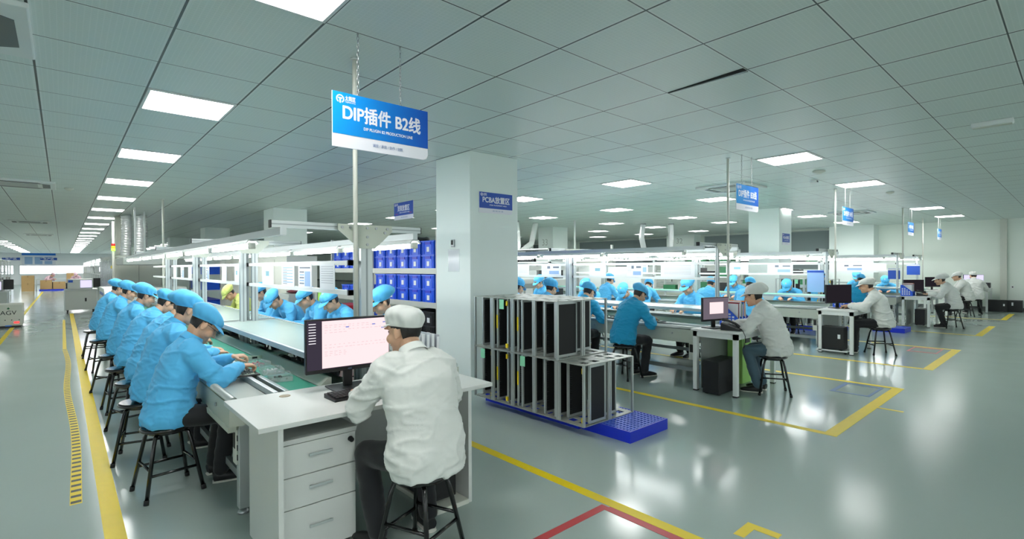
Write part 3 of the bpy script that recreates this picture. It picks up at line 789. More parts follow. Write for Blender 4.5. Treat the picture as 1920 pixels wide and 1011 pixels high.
def bench_line(name, Xc, y0, y1, lab, sides=(-1, 1), shelf_mat=None, lamp_phase=(.62, .0), group='bench lines', belt_sides=(-1, 1)):
    t = thing(name, lab, 'production line', (Xc, 0, 0), 0, group)
    shelf_mat = shelf_mat or SHELFG
    ups = uprow(y0 + .13, y1)
    for s in sides:
        X = lambda u: u * s
        b = lambda m, u0, u1, a, c, z0, z1, mi=0, bev=0: m.box(min(X(u0), X(u1)), max(X(u0), X(u1)), a, c, z0, z1, mi, bev)
        m = MB(); b(m, .80, .835, y0, y1, .555, .690); b(m, .800, .845, y0, y1, .525, .556); m.build('side_panel', BENCH, t)
        m = MB(); m.cyl((X(.815), y0, .712), (X(.815), y1, .712), .024, n=14); m.build('edge_rail', ALU, t)
        m = MB(); b(m, .60, .795, y0, y1, .683, .695); m.build('tray_plate', TABLEG, t)
        m = MB()
        for u in (.50, .565): b(m, u, u + .03, y0 - .03, y1, .69, .735, 0, .004)
        m.build('guide_rail', ALU, t)
        m = MB(); b(m, .29, .485, y0 - .01, y1, .700, .712); m.build('belt', BELT, t)
        m = MB(); m.prism([(X(.285), .69), (X(.285), .716), (X(.225), .765), (X(.205), .765), (X(.205), .69)], 'xz', y0 + .02, y1); m.build('flange', BENCH, t)
        m = MB(); b(m, .20, .84, y0 - .012, y0, .56, .70); m.build('end_plate', BENCH, t)
        for k in range(int((y1 - y0) / 1.3) + 1):
            MB().cyl((X(.835), y0 + .35 + k * 1.3, .63), (X(.846), y0 + .35 + k * 1.3, .63), .012, n=10).build('bolt', STEEL, t)
        for y in [y0 + .06] + [u for u in ups[1:]]:
            g = MB(); b(g, .72, .78, y - .03, y + .03, .035, .56, 0, .004); g.build('leg', ALU, t)
            g = MB(); g.loft([(X(.75), y, 0), (X(.75), y, .012), (X(.75), y, .035)], [(.035, .035), (.03, .03), (.012, .012)], 12); g.build('foot', STEEL, t)
        m = MB(); b(m, .70, .73, y0 + .05, y1, .14, .19); m.build('foot_rail', ALU_D, t)
        # power box under the edge
        g = MB(); b(g, .70, .79, y0 + .06, y0 + .14, .30, .52, 0, .006); g.build('power_box', IVORY, t)
        g = MB()
        for k in range(3): b(g, .705 + .0, .785, y0 + .056, y0 + .0605, .33 + k * .06, .365 + k * .06)
        b(g, .7899, .7925, y0 + .075, y0 + .125, .40, .50)
        g.build('sockets', BLACK, t)
        # lamp rail
        m = MB(); b(m, .475, .515, y0 + .08, y1, 1.735, 1.785); m.build('lamp_rail', ALU, t)
    m = MB(); m.box(-.20, .20, y0, y1, .56, .575); m.build('under_plate', DARKP, t)
    m = MB()
    for y in ups: m.box(-.76, .76, y - .02, y + .02, .50, .555)
    m.build('cross_beam', ALU_D, t)
    # shelf boards, one per bay
    edges = [y0 + .02] + [u + .12 for u in ups[1:]] + [y1]
    for a, c in zip(edges[:-1], edges[1:]):
        s = MB(); s.box(-.30, .28, a, c - .12, .905, .918); sb = s.build('shelf_board', shelf_mat, t)
        e = MB(); e.box(-.325, -.30, a, c - .12, .885, .925).box(.28, .305, a, c - .12, .885, .925).box(-.30, .28, c - .135, c - .12, .885, .925).box(-.30, .28, a - .005, a + .01, .885, .925); e.build('shelf_edge', ALU, sb)
    for i, y in enumerate(ups):
        for dx, dy, w in (((-.07, .0, .03), (.05, .0, .03), (-.01, .10, .025)) if i else (((.09, .0, .045), (.09, .095, .03)) if Xc < 3 else ((-.03, .0, .022),))):
            g = MB(); g.box(dx - w, dx + w, y + dy - w, y + dy + w, 0, 1.83 if dx > 0 or i else 1.83)
            for sx in (-1, 1): g.box(dx + sx * w - .003, dx + sx * w + .003, y + dy - .006, y + dy + .006, .02, 1.8, 1)
            g.box(dx - .006, dx + .006, y + dy - w - .003, y + dy - w + .003, .02, 1.8, 1)
            g.build('upright', [ALU, ALU_D], t)
        for s in sides:
            g = MB(); a, c = sorted((s * .06, s * .56)); g.box(a, c, y - .022, y + .022, 1.785, 1.83); g.box(a, c, y - .0225, y + .0225, 1.803, 1.811, 1); ar = g.build('bracket_arm', [ALU, ALU_D], t)
            k = MB(); k.box(s * .56 - .006 * (s < 0), s * .56 + .006 * (s > 0), y - .024, y + .024, 1.782, 1.833); k.build('end_cap', BLACK, ar)
        # gusset plate
        g = MB(); g.prism([(-.13, 1.828), (.29, 1.828), (.29, 1.785), (.15, 1.655), (.03, 1.655), (-.13, 1.785)]  , 'xz', y - .056, y - .047) if i == 0 else g.prism([(-.2, 1.825), (.2, 1.825), (.2, 1.785), (.08, 1.68), (-.08, 1.68), (-.2, 1.785)], 'xz', y - .036, y - .031); gp = g.build('gusset_plate', BENCH, t)
        if i == 0:
            for px, pz in ((-.10, 1.805), (-.04, 1.805), (.09, 1.805), (.16, 1.805), (.25, 1.805), (.09, 1.74), (.09, 1.685), (.23, 1.775)): MB().cyl((px, y - .063, pz), (px, y - .056, pz), .010, n=10).build('bolt', STEEL, gp)
    for z in (1.535, 1.315):
        bounds = ups + [y1]
        for a, c in zip(bounds[:-1], bounds[1:]):
            g = MB(); g.box(-.018, .018, a + .03, c - .03, z, z + .035); cr = g.build('cross_rail', WHITE, t)
            k = MB(); k.box(-.022, .022, a + .03, a + .045, z - .003, z + .038).box(-.022, .022, c - .045, c - .03, z - .003, z + .038); k.build('joint', BLACK, cr)
    return t, ups
B2, ups2 = bench_line('assembly_line', 1.58, 3.40, 14.3, 'long bench line with green belt running from the white desk up the left aisle')
B3, ups3 = bench_line('assembly_line', 6.86, 3.25, 12.4, 'second bench line, behind the magazine racks, with frosted shelf and lamp rail')
B4, ups4 = bench_line('assembly_line', 11.25, 3.20, 11.5, 'third bench line, beyond the desk of the seated woman in white', shelf_mat=BELTG)
B5, ups5 = bench_line('assembly_line', 16.45, 3.10, 10.5, 'fourth bench line, behind the man in white wearing glasses')
B6, ups6 = bench_line('assembly_line', 20.6, 3.4, 9.5, 'fifth bench line, close to the right wall')
LN = {'B2': 'near left bench line', 'B3': 'second bench line', 'B4': 'third bench line', 'B5': 'fourth bench line', 'B6': 'bench line near the right wall'}
for key, Xc, y0, n, ph in (('B2', 1.58, 3.4, 7, ((-1, .80), (1, .08))), ('B3', 6.86, 3.25, 6, ((-1, .35), (1, .1))), ('B4', 11.25, 3.2, 5, ((-1, .3), (1, .1))), ('B5', 16.45, 3.1, 4, ((-1, .3), (1, .1))), ('B6', 20.6, 3.4, 3, ((-1, .1), (1, .1)))):
    for s, p in ph:
        for k in range(n):
            y = y0 + p + k * 1.42
            tube_light(Xc + s * .495, y, 1.34, 1.70, 'white tube light, %s along the %s side of the %s' % (ORD[k], 'left' if s < 0 else 'right', LN[key]), 'bench tube lights')
# conduits from the ceiling down to each line end
for x, y, lab in ((1.56, 3.43, 'white conduit pole dropping from the ceiling behind the large hanging sign'), (6.86, 3.24, 'thin conduit pole from the ceiling to the end of the second bench line'),
                  (11.25, 3.19, 'thin conduit pole from the ceiling to the end of the third bench line'), (16.3, 3.09, 'thin conduit pole at the end of the fourth bench line'), (20.6, 3.39, 'thin conduit pole at the line end nearest the right wall'),
                  (1.62, 13.1, 'pair of thin poles rising to the ceiling midway along the left bench line')):
    t = thing('conduit_pole', lab, 'pole', (x, y, 0), 0, 'conduit poles')
    MB().cyl((0, 0, .93 if x < 2 else .93), (0, 0, CZ - .004), .0165 if y < 5 else .02, n=12).build('pipe', mat('white_conduit', (224, 224, 214), .4), t)
    MB().cyl((0, 0, CZ - .012), (0, 0, CZ - .002), .03, n=12).build('ceiling_flange', WHITE, t)
# ------------------------------------------------------------------ sheets hung between the cross rails
def sheet(x, y, w, h, z, lab, style, group, parent_rz=0):
    t = thing('instruction_sheet', lab, 'paper sheet', (x, y, z), 0, group)
    MB().box(-.0015, .0015, -w / 2, w / 2, -h / 2, h / 2).build('page', PAPER, t)
    m = MB(); X_ = -.0022
    def q(a, b, c, d, mi=0): m.box(X_, -.0016, min(a, b), max(a, b), min(c, d), max(c, d), mi)
    if style == 0:
        for k in range(6): q(-.4 * w, .4 * w, .38 * h - k * .13 * h, .38 * h - k * .13 * h - .05 * h, 0); q(.05 * w, .4 * w, .30 * h - k * .13 * h, .30 * h - k * .13 * h - .03 * h, 1)
    elif style == 1:
        q(-.4 * w, .0, -.42 * h, .2 * h, 0); q(-.4 * w, .4 * w, .32 * h, .38 * h, 1)
        for k in range(5): q(.05 * w, .4 * w, .2 * h - k * .12 * h, .2 * h - k * .12 * h - .06 * h, 0 if k % 2 else 1)
    elif style == 2:
        q(-.15 * w, .15 * w, -.05 * h, .18 * h, 2)
        for k in range(4): q(-.38 * w, .38 * w, .34 * h - k * .05 * h, .33 * h - k * .05 * h, 1)
    elif style == 3:
        q(-.4 * w, -.1 * w, .2 * h, .35 * h, 1); q(.05 * w, .2 * w, .15 * h, .38 * h, 1); q(-.4 * w, .1 * w, -.35 * h, -.05 * h, 0)
        for k in range(5): q(.2 * w, .45 * w, .3 * h - k * .1 * h, .29 * h - k * .1 * h, 1)
    else:
        for k in range(8): q(-.4 * w, .4 * w, .4 * h - k * .09 * h, .39 * h - k * .09 * h, 1)
    m.build('print', [PAPERB, INK, mat('teal_print', (130, 176, 190), .6)], t)
for i, (y, w, st, nm) in enumerate(((3.95, .30, 4, 'blank curled sheet'), (4.44, .32, 1, 'sheet with blue tables'), (4.88, .34, 0, 'sheet with blue rows'), (5.50, .36, 2, 'sheet with a teal square'), (6.72, .2, 2, 'sheet with a teal block'),
                            (7.35, .24, 4, 'lined sheet'), (8.35, .22, 1, 'blue sheet'), (9.7, .3, 4, 'lined sheet'), (10.4, .3, 1, 'blue sheet'), (11.2, .3, 4, 'lined sheet'))):
    sheet(1.58 - .021, y, w, .205, 1.445, '%s, %s from the near end of the left bench line rails' % (nm, ORD[i]), st, 'instruction sheets')
for key, Xc, data in (('B3', 6.86, ((4.0, .55, 4), (4.75, .3, 3), (5.5, .36, 2), (6.6, .5, 3), (7.4, .4, 4), (8.3, .5, 4), (9.6, .4, 1))), ('B4', 11.25, ((4.2, .5, 3), (5.1, .5, 2), (6.5, .5, 4), (7.6, .4, 1))), ('B5', 16.45, ((4.3, .7, 3), (6.2, .6, 3))), ('B6', 20.6, ((4.6, .5, 4),))):
    for i, (y, w, st) in enumerate(data):
        sheet(Xc - .021, y, w, .205, 1.445, 'white printed sheet, %s along the rails of the %s' % (ORD[i], LN[key]), st, 'instruction sheets')
# blue folder hanging on line end posts
for x, y, z, w, h, lab in ((16.43, 3.30, 1.28, .26, .28, 'blue folder hanging on the end post of the fourth bench line'), (20.55, 3.62, 1.36, .34, .34, 'deep blue folder hanging on the end post nearest the right wall'), (11.2, 3.52, 1.2, .30, .44, 'pale blue folder hanging at the end of the third bench line')):
    t = thing('folder', lab, 'folder', (x, y, z), 0, 'hanging folders')
    MB().box(-.012, .0, -w / 2, w / 2, -h / 2, h / 2).build('cover', mat('pale_blue_folder', (150, 186, 236), .4) if 'pale' in lab else SIGND, t)
    MB().box(-.014, -.0122, -w / 2, w / 2, h / 2 - .05, h / 2 - .01).build('clip_band', SIGND if 'pale' in lab else STEEL, t)
# ------------------------------------------------------------------ stools
def stool_proto():
    t = thing('stool', '', 'stool')
    s = MB(); s.loft([(0, 0, .425), (0, 0, .430), (0, 0, .448), (0, 0, .455)], [(.150, .150), (.158, .158), (.158, .158), (.147, .147)], 28); s.build('seat', BLACKM, t)
    m = MB(); m.loft([(0, 0, .405), (0, 0, .426)], [(.118, .118), (.118, .118)], 24); m.build('under_ring', BLACKM, t)
    for a in (45, 135, 225, 315):
        c, q = math.cos(R(a)), math.sin(R(a))
        g = MB(); g.tube([(c * .10, q * .10, .418), (c * .135, q * .135, .40), (c * .155, q * .155, .34), (c * .232, q * .232, .012)], .0125, 10); lg = g.build('leg', BLACKM, t)
        f = MB(); f.cyl((c * .230, q * .230, .03), (c * .235, q * .235, 0), .0155, n=10); f.build('foot_cap', RUBBER, lg)
    for z, k in ((.165, 0), (.20, 1)):
        rr = .155 + (.34 - z) * .2356
        P = [(math.cos(R(a)) * rr, math.sin(R(a)) * rr, z) for a in (45, 135, 225, 315)]
        for i in ((0, 2) if k == 0 else (1, 3)):
            g = MB(); g.tube([P[i], P[(i + 1) % 4]], .0095, 8); g.build('stretcher', BLACKM, t)
    return t
ST = stool_proto(); st_used = [False]
def stool(x, y, rz, lab, group, scale=1):
    if not st_used[0]:
        st_used[0] = True; o = ST; o.location = (x, y, 0); o.rotation_euler = (0, 0, R(rz)); o['label'] = lab; o['group'] = group
        return o
    return copy_tree(ST, None, (x, y, 0), rz, lab, group)
# ------------------------------------------------------------------ monitors, keyboards, phones
SCR_P = emat('screen_pink', (232, 206, 208), .80); SCR_D = emat('screen_sidebar', (52, 47, 58), .8); SCR_T = emat('screen_text', (212, 186, 190), .78); SCR_W = emat('screen_white_text', (225, 222, 228), .8); SCR_B = emat('screen_blue_chip', (120, 132, 190), .8)
SCR_K = emat('screen_dim', (40, 36, 42), .5); SCR_G = emat('screen_grey', (120, 110, 122), .5); SCR_V = emat('screen_violet', (196, 190, 236), .9)
def monitor(loc, rz, w, h, lab, style, zb=.09, group='monitors'):
    """faces -y; origin on the desk under the stand"""
    t = thing('monitor', lab, 'monitor', loc, rz, group)
    zc = zb + h / 2
    MB().box(-w / 2, w / 2, .0, .028, zb, zb + h, bev=.004).build('housing', BLACK, t)
    MB().box(-w / 2 + .006, w / 2 - .006, -.002, .0, zb + .022, zb + h - .007).build('screen', SCREENB, t)
    sx0, sx1, sz0, sz1 = -w / 2 + .008, w / 2 - .008, zb + .024, zb + h - .009
    m = MB(); q = lambda a, b, c, d, mi, e=0: m.box(a, b, -.0032 - e, -.0021 - e, c, d, mi)
    W_, H_ = sx1 - sx0, sz1 - sz0
    if style == 'page':
        q(sx0, sx1, sz0, sz1, 1)
        q(sx0 + .19 * W_ * .9, sx1, sz0 + .02 * H_, sz1 - .015 * H_, 0, .0012)
        for k in range(8): q(sx0 + .02 * W_, sx0 + .10 * W_, sz1 - .07 * H_ - k * .056 * H_, sz1 - .055 * H_ - k * .056 * H_, 3, .0012)
        rnd = random.Random(5)
        for row, (zz, n) in enumerate(((.1, 10), (.14, 12), (.2, 14), (.25, 5), (.5, 14), (.56, 16), (.64, 5), (.68, 5), (.72, 5))):
            for k in range(n):
                x = sx0 + W_ * (.2 + .78 * k / max(n, 14)); q(x, x + W_ * rnd.uniform(.015, .04), sz1 - zz * H_ - .004, sz1 - zz * H_, 2, .0024)
        for a, zz in ((.45, .15), (.78, .13), (.9, .22), (.92, .1)): q(sx0 + a * W_, sx0 + (a + .04) * W_, sz1 - zz * H_ - .008, sz1 - zz * H_, 4, .0030)
    elif style == 'window':
        q(sx0, sx1, sz0, sz1, 5); q(sx0 + .25 * W_, sx1 - .2 * W_, sz0 + .25 * H_, sz1 - .2 * H_, 0, .0012)
    elif style == 'violet':
        q(sx0, sx1, sz0, sz1, 6); q(sx0 + .45 * W_, sx0 + .55 * W_, sz0 + .6 * H_, sz0 + .7 * H_, 4, .0012); q(sx0 + .55 * W_, sx0 + .85 * W_, sz0 + .08 * H_, sz0 + .16 * H_, 4, .0012)
    else:
        q(sx0, sx1, sz0, sz1, 7)
    m.build('display', [SCR_P, SCR_D, SCR_T, SCR_W, SCR_B, SCR_G, SCR_V, SCR_K], t)
    MB().box(-.03, .03, .03, .05, .01, zb + h * .45, bev=.005).build('stand', BLACK, t)
    MB().box(-.12, .12, -.07, .12, .0, .012, bev=.005).build('base', BLACK, t)
    if w > .5: text('AOC', .012, SIGNT, t, 0, zb + .011, -.0012, .02)
    return t
def keyboard(loc, rz, lab, w=.44, d=.15):
    t = thing('keyboard', lab, 'keyboard', loc, rz, 'keyboards')
    MB().prism([(-d / 2, .0), (d / 2, .0), (d / 2, .026), (-d / 2, .012)], 'yz', -w / 2, w / 2).build('base', BLACK, t)
    m = MB(); nx, ny = 18, 5
    for i in range(nx):
        for j in range(ny):
            x = -w / 2 + .012 + (w - .024) * i / nx; y = -d / 2 + .012 + (d - .024) * j / ny; z = .012 + (.026 - .012) * (y + d / 2) / d
            m.box(x + .0015, x + (w - .024) / nx - .0015, y + .0015, y + (d - .024) / ny - .0015, z, z + .010)
    m.build('keys', mat('black_keys', (34, 35, 38), .4), t)
    return t
def phone(loc, rz, lab):
    t = thing('desk_phone', lab, 'telephone', loc, rz, 'desk phones')
    MB().prism([(-.11, 0), (.11, 0), (.11, .085), (-.06, .03), (-.11, .018)], 'yz', -.09, .09).build('base', BLACK, t)
    g = MB(); g.limb([(-.06, -.085, .055), (-.06, -.05, .085), (-.06, .03, .115), (-.06, .09, .125)], [(.026, .018), (.018, .014), (.018, .014), (.026, .018)], 12); g.build('handset', BLACK, t)
    g = MB()
    for i in range(3):
        for j in range(4): g.box(-.005 + i * .03, .018 + i * .03, -.075 + j * .028, -.055 + j * .028, .018 + (j * .028 + .03) * .32, .030 + (j * .028 + .03) * .32)
    g.build('keys', GREYD, t)
    MB().box(-.01, .08, .05, .1, .07, .09).build('display', GREYP, t)
    g = MB(); g.tube([(-.07, -.10, .03), (-.1, -.14, .01), (-.11, -.17, -.05), (-.10, -.16, -.16), (-.06, -.14, -.20), (-.03, -.13, -.1), (-.03, -.12, .005)], .004, 6); g.build('cord', BLACK, t)
    return t
def file_basket(loc, rz, lab, blue=True, n=7):
    """magazine style file holder with folders; sloped sides"""
    t = thing('file_holder', lab, 'file holder', loc, rz, 'desk file holders')
    m = MB(); B_ = BLUEP if blue else WHITE
    w, d = .30, .24
    for x in (-w / 2, -w / 6, w / 6, w / 2):
        m.prism([(-d / 2, 0), (d / 2, 0), (d / 2, .27), (d / 2 - .05, .27), (-d / 2, .10)], 'yz', x - .003, x + .003)
    m.box(-w / 2, w / 2, -d / 2, d / 2, 0, .006); m.box(-w / 2, w / 2, d / 2 - .005, d / 2, 0, .25); m.box(-w / 2, w / 2, -d / 2, -d / 2 + .005, 0, .09)
    m.build('holder', B_, t)
    g = MB()
    for r_ in range(5):
        for c in range(4):
            y = -d / 2 + .05 + c * .045; z = .03 + r_ * .035
            if z < .10 + (y + d / 2) * .8 - .02: g.box(-w / 2 - .0045, -w / 2 - .003, y, y + .028, z, z + .02)
    g.build('grid_holes', PAPER if blue else GREYP, t)
    return t
def folder_book(parent_loc, rz, x, w, h, d, m, lab, lean=0):
    t = thing('document_folder', lab, 'folder', parent_loc, rz, 'folders in desk holders')
    M_ = Matrix.Translation((x, 0, 0)) @ Matrix.Rotation(R(lean), 4, 'Y')
    a = MB(); a.box(-w / 2, w / 2, -d / 2, d / 2, .008, .008 + h); a.xf(M_); a.build('cover', m, t)
    a = MB(); a.box(-w / 2 + .002, w / 2 - .002, -d / 2 - .001, -d / 2 + .001, .012, h - .004); a.xf(M_); a.build('pages', PAPER, t)
    return t
def pc_tower(loc, rz, lab, w=.19, d=.42, h=.40):
    t = thing('computer_tower', lab, 'computer', loc, rz, 'computer towers')
    MB().box(-w / 2, w / 2, -d / 2, d / 2, .012, h, bev=.006).build('case', BLACK, t)
    MB().box(-w / 2 + .008, w / 2 - .008, -d / 2 - .006, -d / 2, .03, h - .02).build('front', BLACKR, t)
    MB().box(-w / 2 - .0015, -w / 2, -d / 2 + .05, -d / 2 + .09, h * .5, h * .68).build('sticker', PAPER, t)
    g = MB()
    for sx in (-1, 1):
        for sy in (-1, 1): g.box(sx * w * .35 - .015, sx * w * .35 + .015, sy * d * .38 - .02, sy * d * .38 + .02, 0, .013)
    g.build('foot', RUBBER, t)
    return t
# ------------------------------------------------------------------ the near white desk
DESKM = mat('desk_laminate', (214, 217, 214), .38, var=.015, vscale=4); DESKD = mat('desk_drawer_laminate', (200, 203, 200), .42)
t = thing('office_desk', 'white laminate desk in the foreground with a panel leg at each end', 'desk', (0, 0, 0))
MB().box(.69, 2.13, 2.60, 3.29, .725, .75, bev=.002).build('desk_top', DESKM, t)
MB().box(.785, .81, 2.62, 3.14, 0, .725).build('side_panel', DESKM, t)
MB().box(1.945, 1.97, 2.62, 3.20, 0, .725).build('side_panel', DESKM, t)
MB().box(.81, 1.945, 3.10, 3.12, .22, .725).build('back_panel', DESKD, t)
g = MB(); g.loft([(.99, 3.17, .7502), (.99, 3.17, .7525)], [(.032, .032), (.030, .030)], 24); g.build('grommet', mat('brown_grommet', (150, 132, 98), .4), t)
t = thing('drawer_cabinet', 'grey three drawer pedestal under the left half of the foreground desk', 'drawer cabinet', (1.015, 2.95, 0))
MB().box(-.195, .195, -.25, .15, .05, .615).build('carcass', DESKD, t)
MB().box(-.20, .20, -.275, .155, .615, .64, bev=.002).build('cabinet_top', DESKD, t)
for z0, z1 in ((.445, .610), (.28, .44), (.03, .275)):
    d = MB(); d.box(-.195, .195, -.268, -.25, z0, z1, bev=.0015); dr = d.build('drawer', DESKM, t)
    zc = (z0 + z1) / 2 + .015
    h = MB(); h.box(-.062, .062, -.285, -.278, zc - .007, zc + .007, bev=.002).box(-.055, -.047, -.279, -.268, zc - .004, zc + .004).box(.047, .055, -.279, -.268, zc - .004, zc + .004); h.build('handle', ALU, dr)
    if z0 > .4:
        k = MB(); k.cyl((.165, -.276, .575), (.165, -.268, .575), .014, n=14).box(.158, .172, -.30, -.276, .571, .579); k.cyl((.165, -.292, .573), (.165, -.287, .573), .013, n=12); k.build('lock', BLACK, dr)
g = MB()
for sx in (-.16, .16):
    for sy in (-.22, .12): g.cyl((sx - .012, sy, .025), (sx + .012, sy, .025), .025, n=12)
g.build('caster', BLACK, t)
t = thing('power_adapter_box', 'small grey box with a cable on top of the drawer pedestal', 'box', (.905, 2.93, .64))
MB().box(-.05, .055, -.04, .05, 0, .075).build('case', GREYP, t); g = MB(); g.tube([(.0, -.04, .04), (.02, -.06, .05), (.05, -.06, .02), (.09, -.02, .005), (.14, .02, .005)], .004, 6); g.build('cable', IVORY, t)
t = thing('cable_tangle', 'dark bundle of cables on the drawer pedestal under the desk', 'cables', (1.08, 2.97, .64)); rnd = random.Random(3)
for k in range(3):
    pts = [(rnd.uniform(-.08, .09), rnd.uniform(-.07, .08), .006 + rnd.uniform(0, .03)) for _ in range(8)]; g = MB(); g.tube(pts, .004, 6); g.build('cable', BLACK, t)
MB().box(-.03, .03, -.02, .03, 0, .03, bev=.004).build('plug_block', BLACK, t)
monitor((1.365, 3.10, .75), -3, .545, .335, 'large black monitor with a pink page on the foreground desk', 'page', zb=.115)
keyboard((1.36, 2.90, .75), 2, 'black keyboard on the foreground desk before the large monitor', .42, .15)
pc_tower((1.80, 2.90, .032), 0, 'black computer tower in the shade under the foreground desk')
t = thing('floor_board', 'white slab under the computer tower of the foreground desk', 'board', (1.82, 2.83, 0)); MB().box(-.12, .12, -.22, .30, 0, .03, bev=.004).build('slab', IVORY, t)
file_basket((1.87, 3.14, .75), 0, 'pale file holder full of sheets at the right end of the foreground desk', blue=False)
for k, (x, h, m_, nm) in enumerate(((-.12, .285, IVORY, 'cream'), (-.09, .30, PAPER, 'white'), (-.045, .30, mat('clear_folder', (206, 212, 220), .3), 'clear'), (-.01, .295, PAPER, 'second white'), (.03, .30, mat('clear_folder', (206, 212, 220), .3), 'second clear'), (.07, .29, PAPER, 'third white'), (.11, .28, mat('grey_folder', (176, 180, 190), .5), 'grey'))):
    folder_book((1.87, 3.14, .75), 0, x, .022, h, .215, m_, '%s folder standing in the pale holder on the foreground desk' % nm, lean=1.5)
t = thing('marker_pen', 'dark marker pen standing right of the pale file holder', 'pen', (2.05, 3.10, .75)); MB().cyl((0, 0, 0), (0, 0, .10), .008, n=10).build('barrel', SIGND, t); MB().cyl((0, 0, .1), (0, 0, .14), .009, n=10).build('pen_cap', BLACK, t)
t = thing('pen_cup', 'blue pen cup beside the pale file holder', 'cup', (2.07, 3.17, .75)); MB().loft([(0, 0, 0), (0, 0, .10)], [(.032, .032), (.036, .036)], 16).build('cup', SIGND, t); MB().loft([(0, 0, .1), (0, 0, .104)], [(.037, .037), (.037, .037)], 16).build('rim', BLUED, t)
# ------------------------------------------------------------------ white steel-leg desks of the other lines
DESKW = mat('white_desk_top', (232, 233, 230), .35)
def steel_desk(x0, x1, y0, y1, lab):
    t = thing('work_desk', lab, 'desk', (x0, y0, 0), 0, 'white work desks'); w, d = x1 - x0, y1 - y0
    MB().box(-.02, w + .02, -.02, d + .02, .728, .752, bev=.003).build('desk_top', DESKW, t)
    MB().box(.0, w, .0, .03, .66, .728).box(0, w, d - .03, d, .66, .728).box(0, .03, .03, d - .03, .66, .728).box(w - .03, w, .03, d - .03, .66, .728).build('apron', WHITE, t)
    for x in (0, w - .05):
        for y in (0, d - .05):
            g = MB(); g.box(x, x + .05, y, y + .05, .012, .728); lg = g.build('leg', WHITE, t); MB().box(x - .002, x + .052, y - .002, y + .052, 0, .014).build('foot_cap', BLACK, lg)
    return t
steel_desk(5.76, 6.86, 2.62, 3.16, 'white steel desk of the woman in white, before the second bench line')
steel_desk(9.86, 10.96, 2.54, 3.06, 'white steel desk of the man with glasses, before the third bench line')
steel_desk(15.5, 16.6, 2.42, 2.96, 'white steel desk before the fourth bench line')
steel_desk(19.35, 20.5, 2.62, 3.16, 'white steel desk before the bench line nearest the wall')
steel_desk(21.5, 22.65, 1.95, 3.0, 'white desk standing against the right wall')
MODP = mat('modesty_panel', (150, 156, 154), .4)
for x, y, lab in ((6.3, 3.12, 'grey modesty board behind the desk of the woman in white'), (10.4, 3.02, 'grey modesty board behind the desk of the man with glasses'), (16.05, 2.90, 'dark grey board behind the desk before the fourth line')):
    t = thing('modesty_board', lab, 'board', (x, y, 0), 0); MB().box(-.42, .42, -.006, .006, .012, .65).build('board', MODP, t); MB().box(-.42, -.40, -.03, .03, 0, .012).box(.40, .42, -.03, .03, 0, .012).build('foot', STEEL, t)
monitor((5.98, 2.98, .752), -14, .45, .29, 'black monitor on the desk of the woman in white', 'window', zb=.09)
monitor((10.28, 2.86, .752), -34, .50, .33, 'dark monitor on the desk of the man with glasses', 'dark', zb=.09)
monitor((15.95, 2.80, .752), -50, .46, .30, 'dark monitor on the white desk of the fourth line', 'dark', zb=.09)
monitor((19.7, 3.0, .752), -40, .46, .30, 'dark monitor on the desk of the line nearest the wall', 'dark', zb=.09)
monitor((22.2, 2.35, .752), -90 + 35, .56, .34, 'monitor with a violet screen on the desk against the right wall', 'violet', zb=.09)
phone((5.95, 2.76, .752), 10, 'black desk phone at the left edge of the desk of the woman in white')
phone((14.95, 3.02, .93), 12, 'black desk phone on the end of the fourth bench line') if False else None
phone((15.70, 2.60, .752), 10, 'black desk phone on the white desk of the fourth line')
keyboard((6.26, 2.82, .752), 3, 'black keyboard under the hands of the woman in white', .40, .14)
keyboard((10.45, 2.76, .752), 3, 'black keyboard under the hands of the man with glasses', .40, .14)
keyboard((15.98, 2.60, .752), 3, 'black keyboard on the white desk of the fourth line', .40, .14)
FB = [((6.52, 3.0, .752), 'woman in white'), ((10.72, 2.92, .752), 'man with glasses'), ((15.62, 2.86, .752), 'fourth line worker')]
FC = [(PAPER, 'white'), (mat('red_folder', (150, 30, 50), .5), 'red'), (PAPER, 'second white'), (mat('green_folder', (30, 130, 110), .5), 'green'), (SIGND, 'blue'), (mat('orange_folder', (240, 130, 40), .5), 'orange')]
for loc, who in FB:
    file_basket(loc, 0, 'blue plastic file holder on the desk of the %s' % who)
    for k, (m_, nm) in enumerate(FC): folder_book(loc, 0, -.12 + k * .045, .024, .27 + .015 * (k % 3), .2, m_, '%s folder in the blue holder on the desk of the %s' % (nm, who))
pc_tower((5.92, 2.90, 0), 90, 'black computer tower under the desk of the woman in white', .2, .46, .40)
pc_tower((9.98, 2.88, .06), 0, 'black computer tower beside the left leg of the desk of the man with glasses', .2, .40, .40)
pc_tower((16.05, 2.66, .02), 90, 'black computer tower under the white desk of the fourth line', .2, .5, .40)
t = thing('computer_trolley', 'white tray trolley holding the computer tower of the man with glasses', 'trolley', (10.0, 2.86, 0)); MB().box(-.14, .16, -.24, .24, .04, .06).box(.14, .16, -.24, .24, .06, .14).build('tray', WHITE, t)
g = MB()
for sx in (-.1, .12):
    for sy in (-.2, .2): g.cyl((sx - .01, sy, .02), (sx + .01, sy, .02), .02, n=10)
g.build('caster', BLACK, t)
t = thing('storage_case', 'pale green plastic case standing under the desk of the woman in white', 'case', (6.62, 2.98, 0)); MB().box(-.13, .13, -.10, .10, 0, .62, bev=.01).build('case', mat('lime_green_plastic', (170, 224, 120), .5), t); MB().box(-.06, .06, -.112, -.1, .52, .58).build('socket_plate', BLACK, t)
pc_tower((22.4, 1.80, .0), 0, 'black computer tower by the right wall under the end desk', .2, .45, .38)
t = thing('equipment_box', 'long black box on the floor along the right wall', 'box', (22.75, 1.55, 0)); MB().box(-.2, .2, -.3, .05, 0, .36, bev=.01).build('case', BLACK, t); MB().box(-.205, -.2, -.1, -.06, .2, .3).build('sticker', PAPER, t)
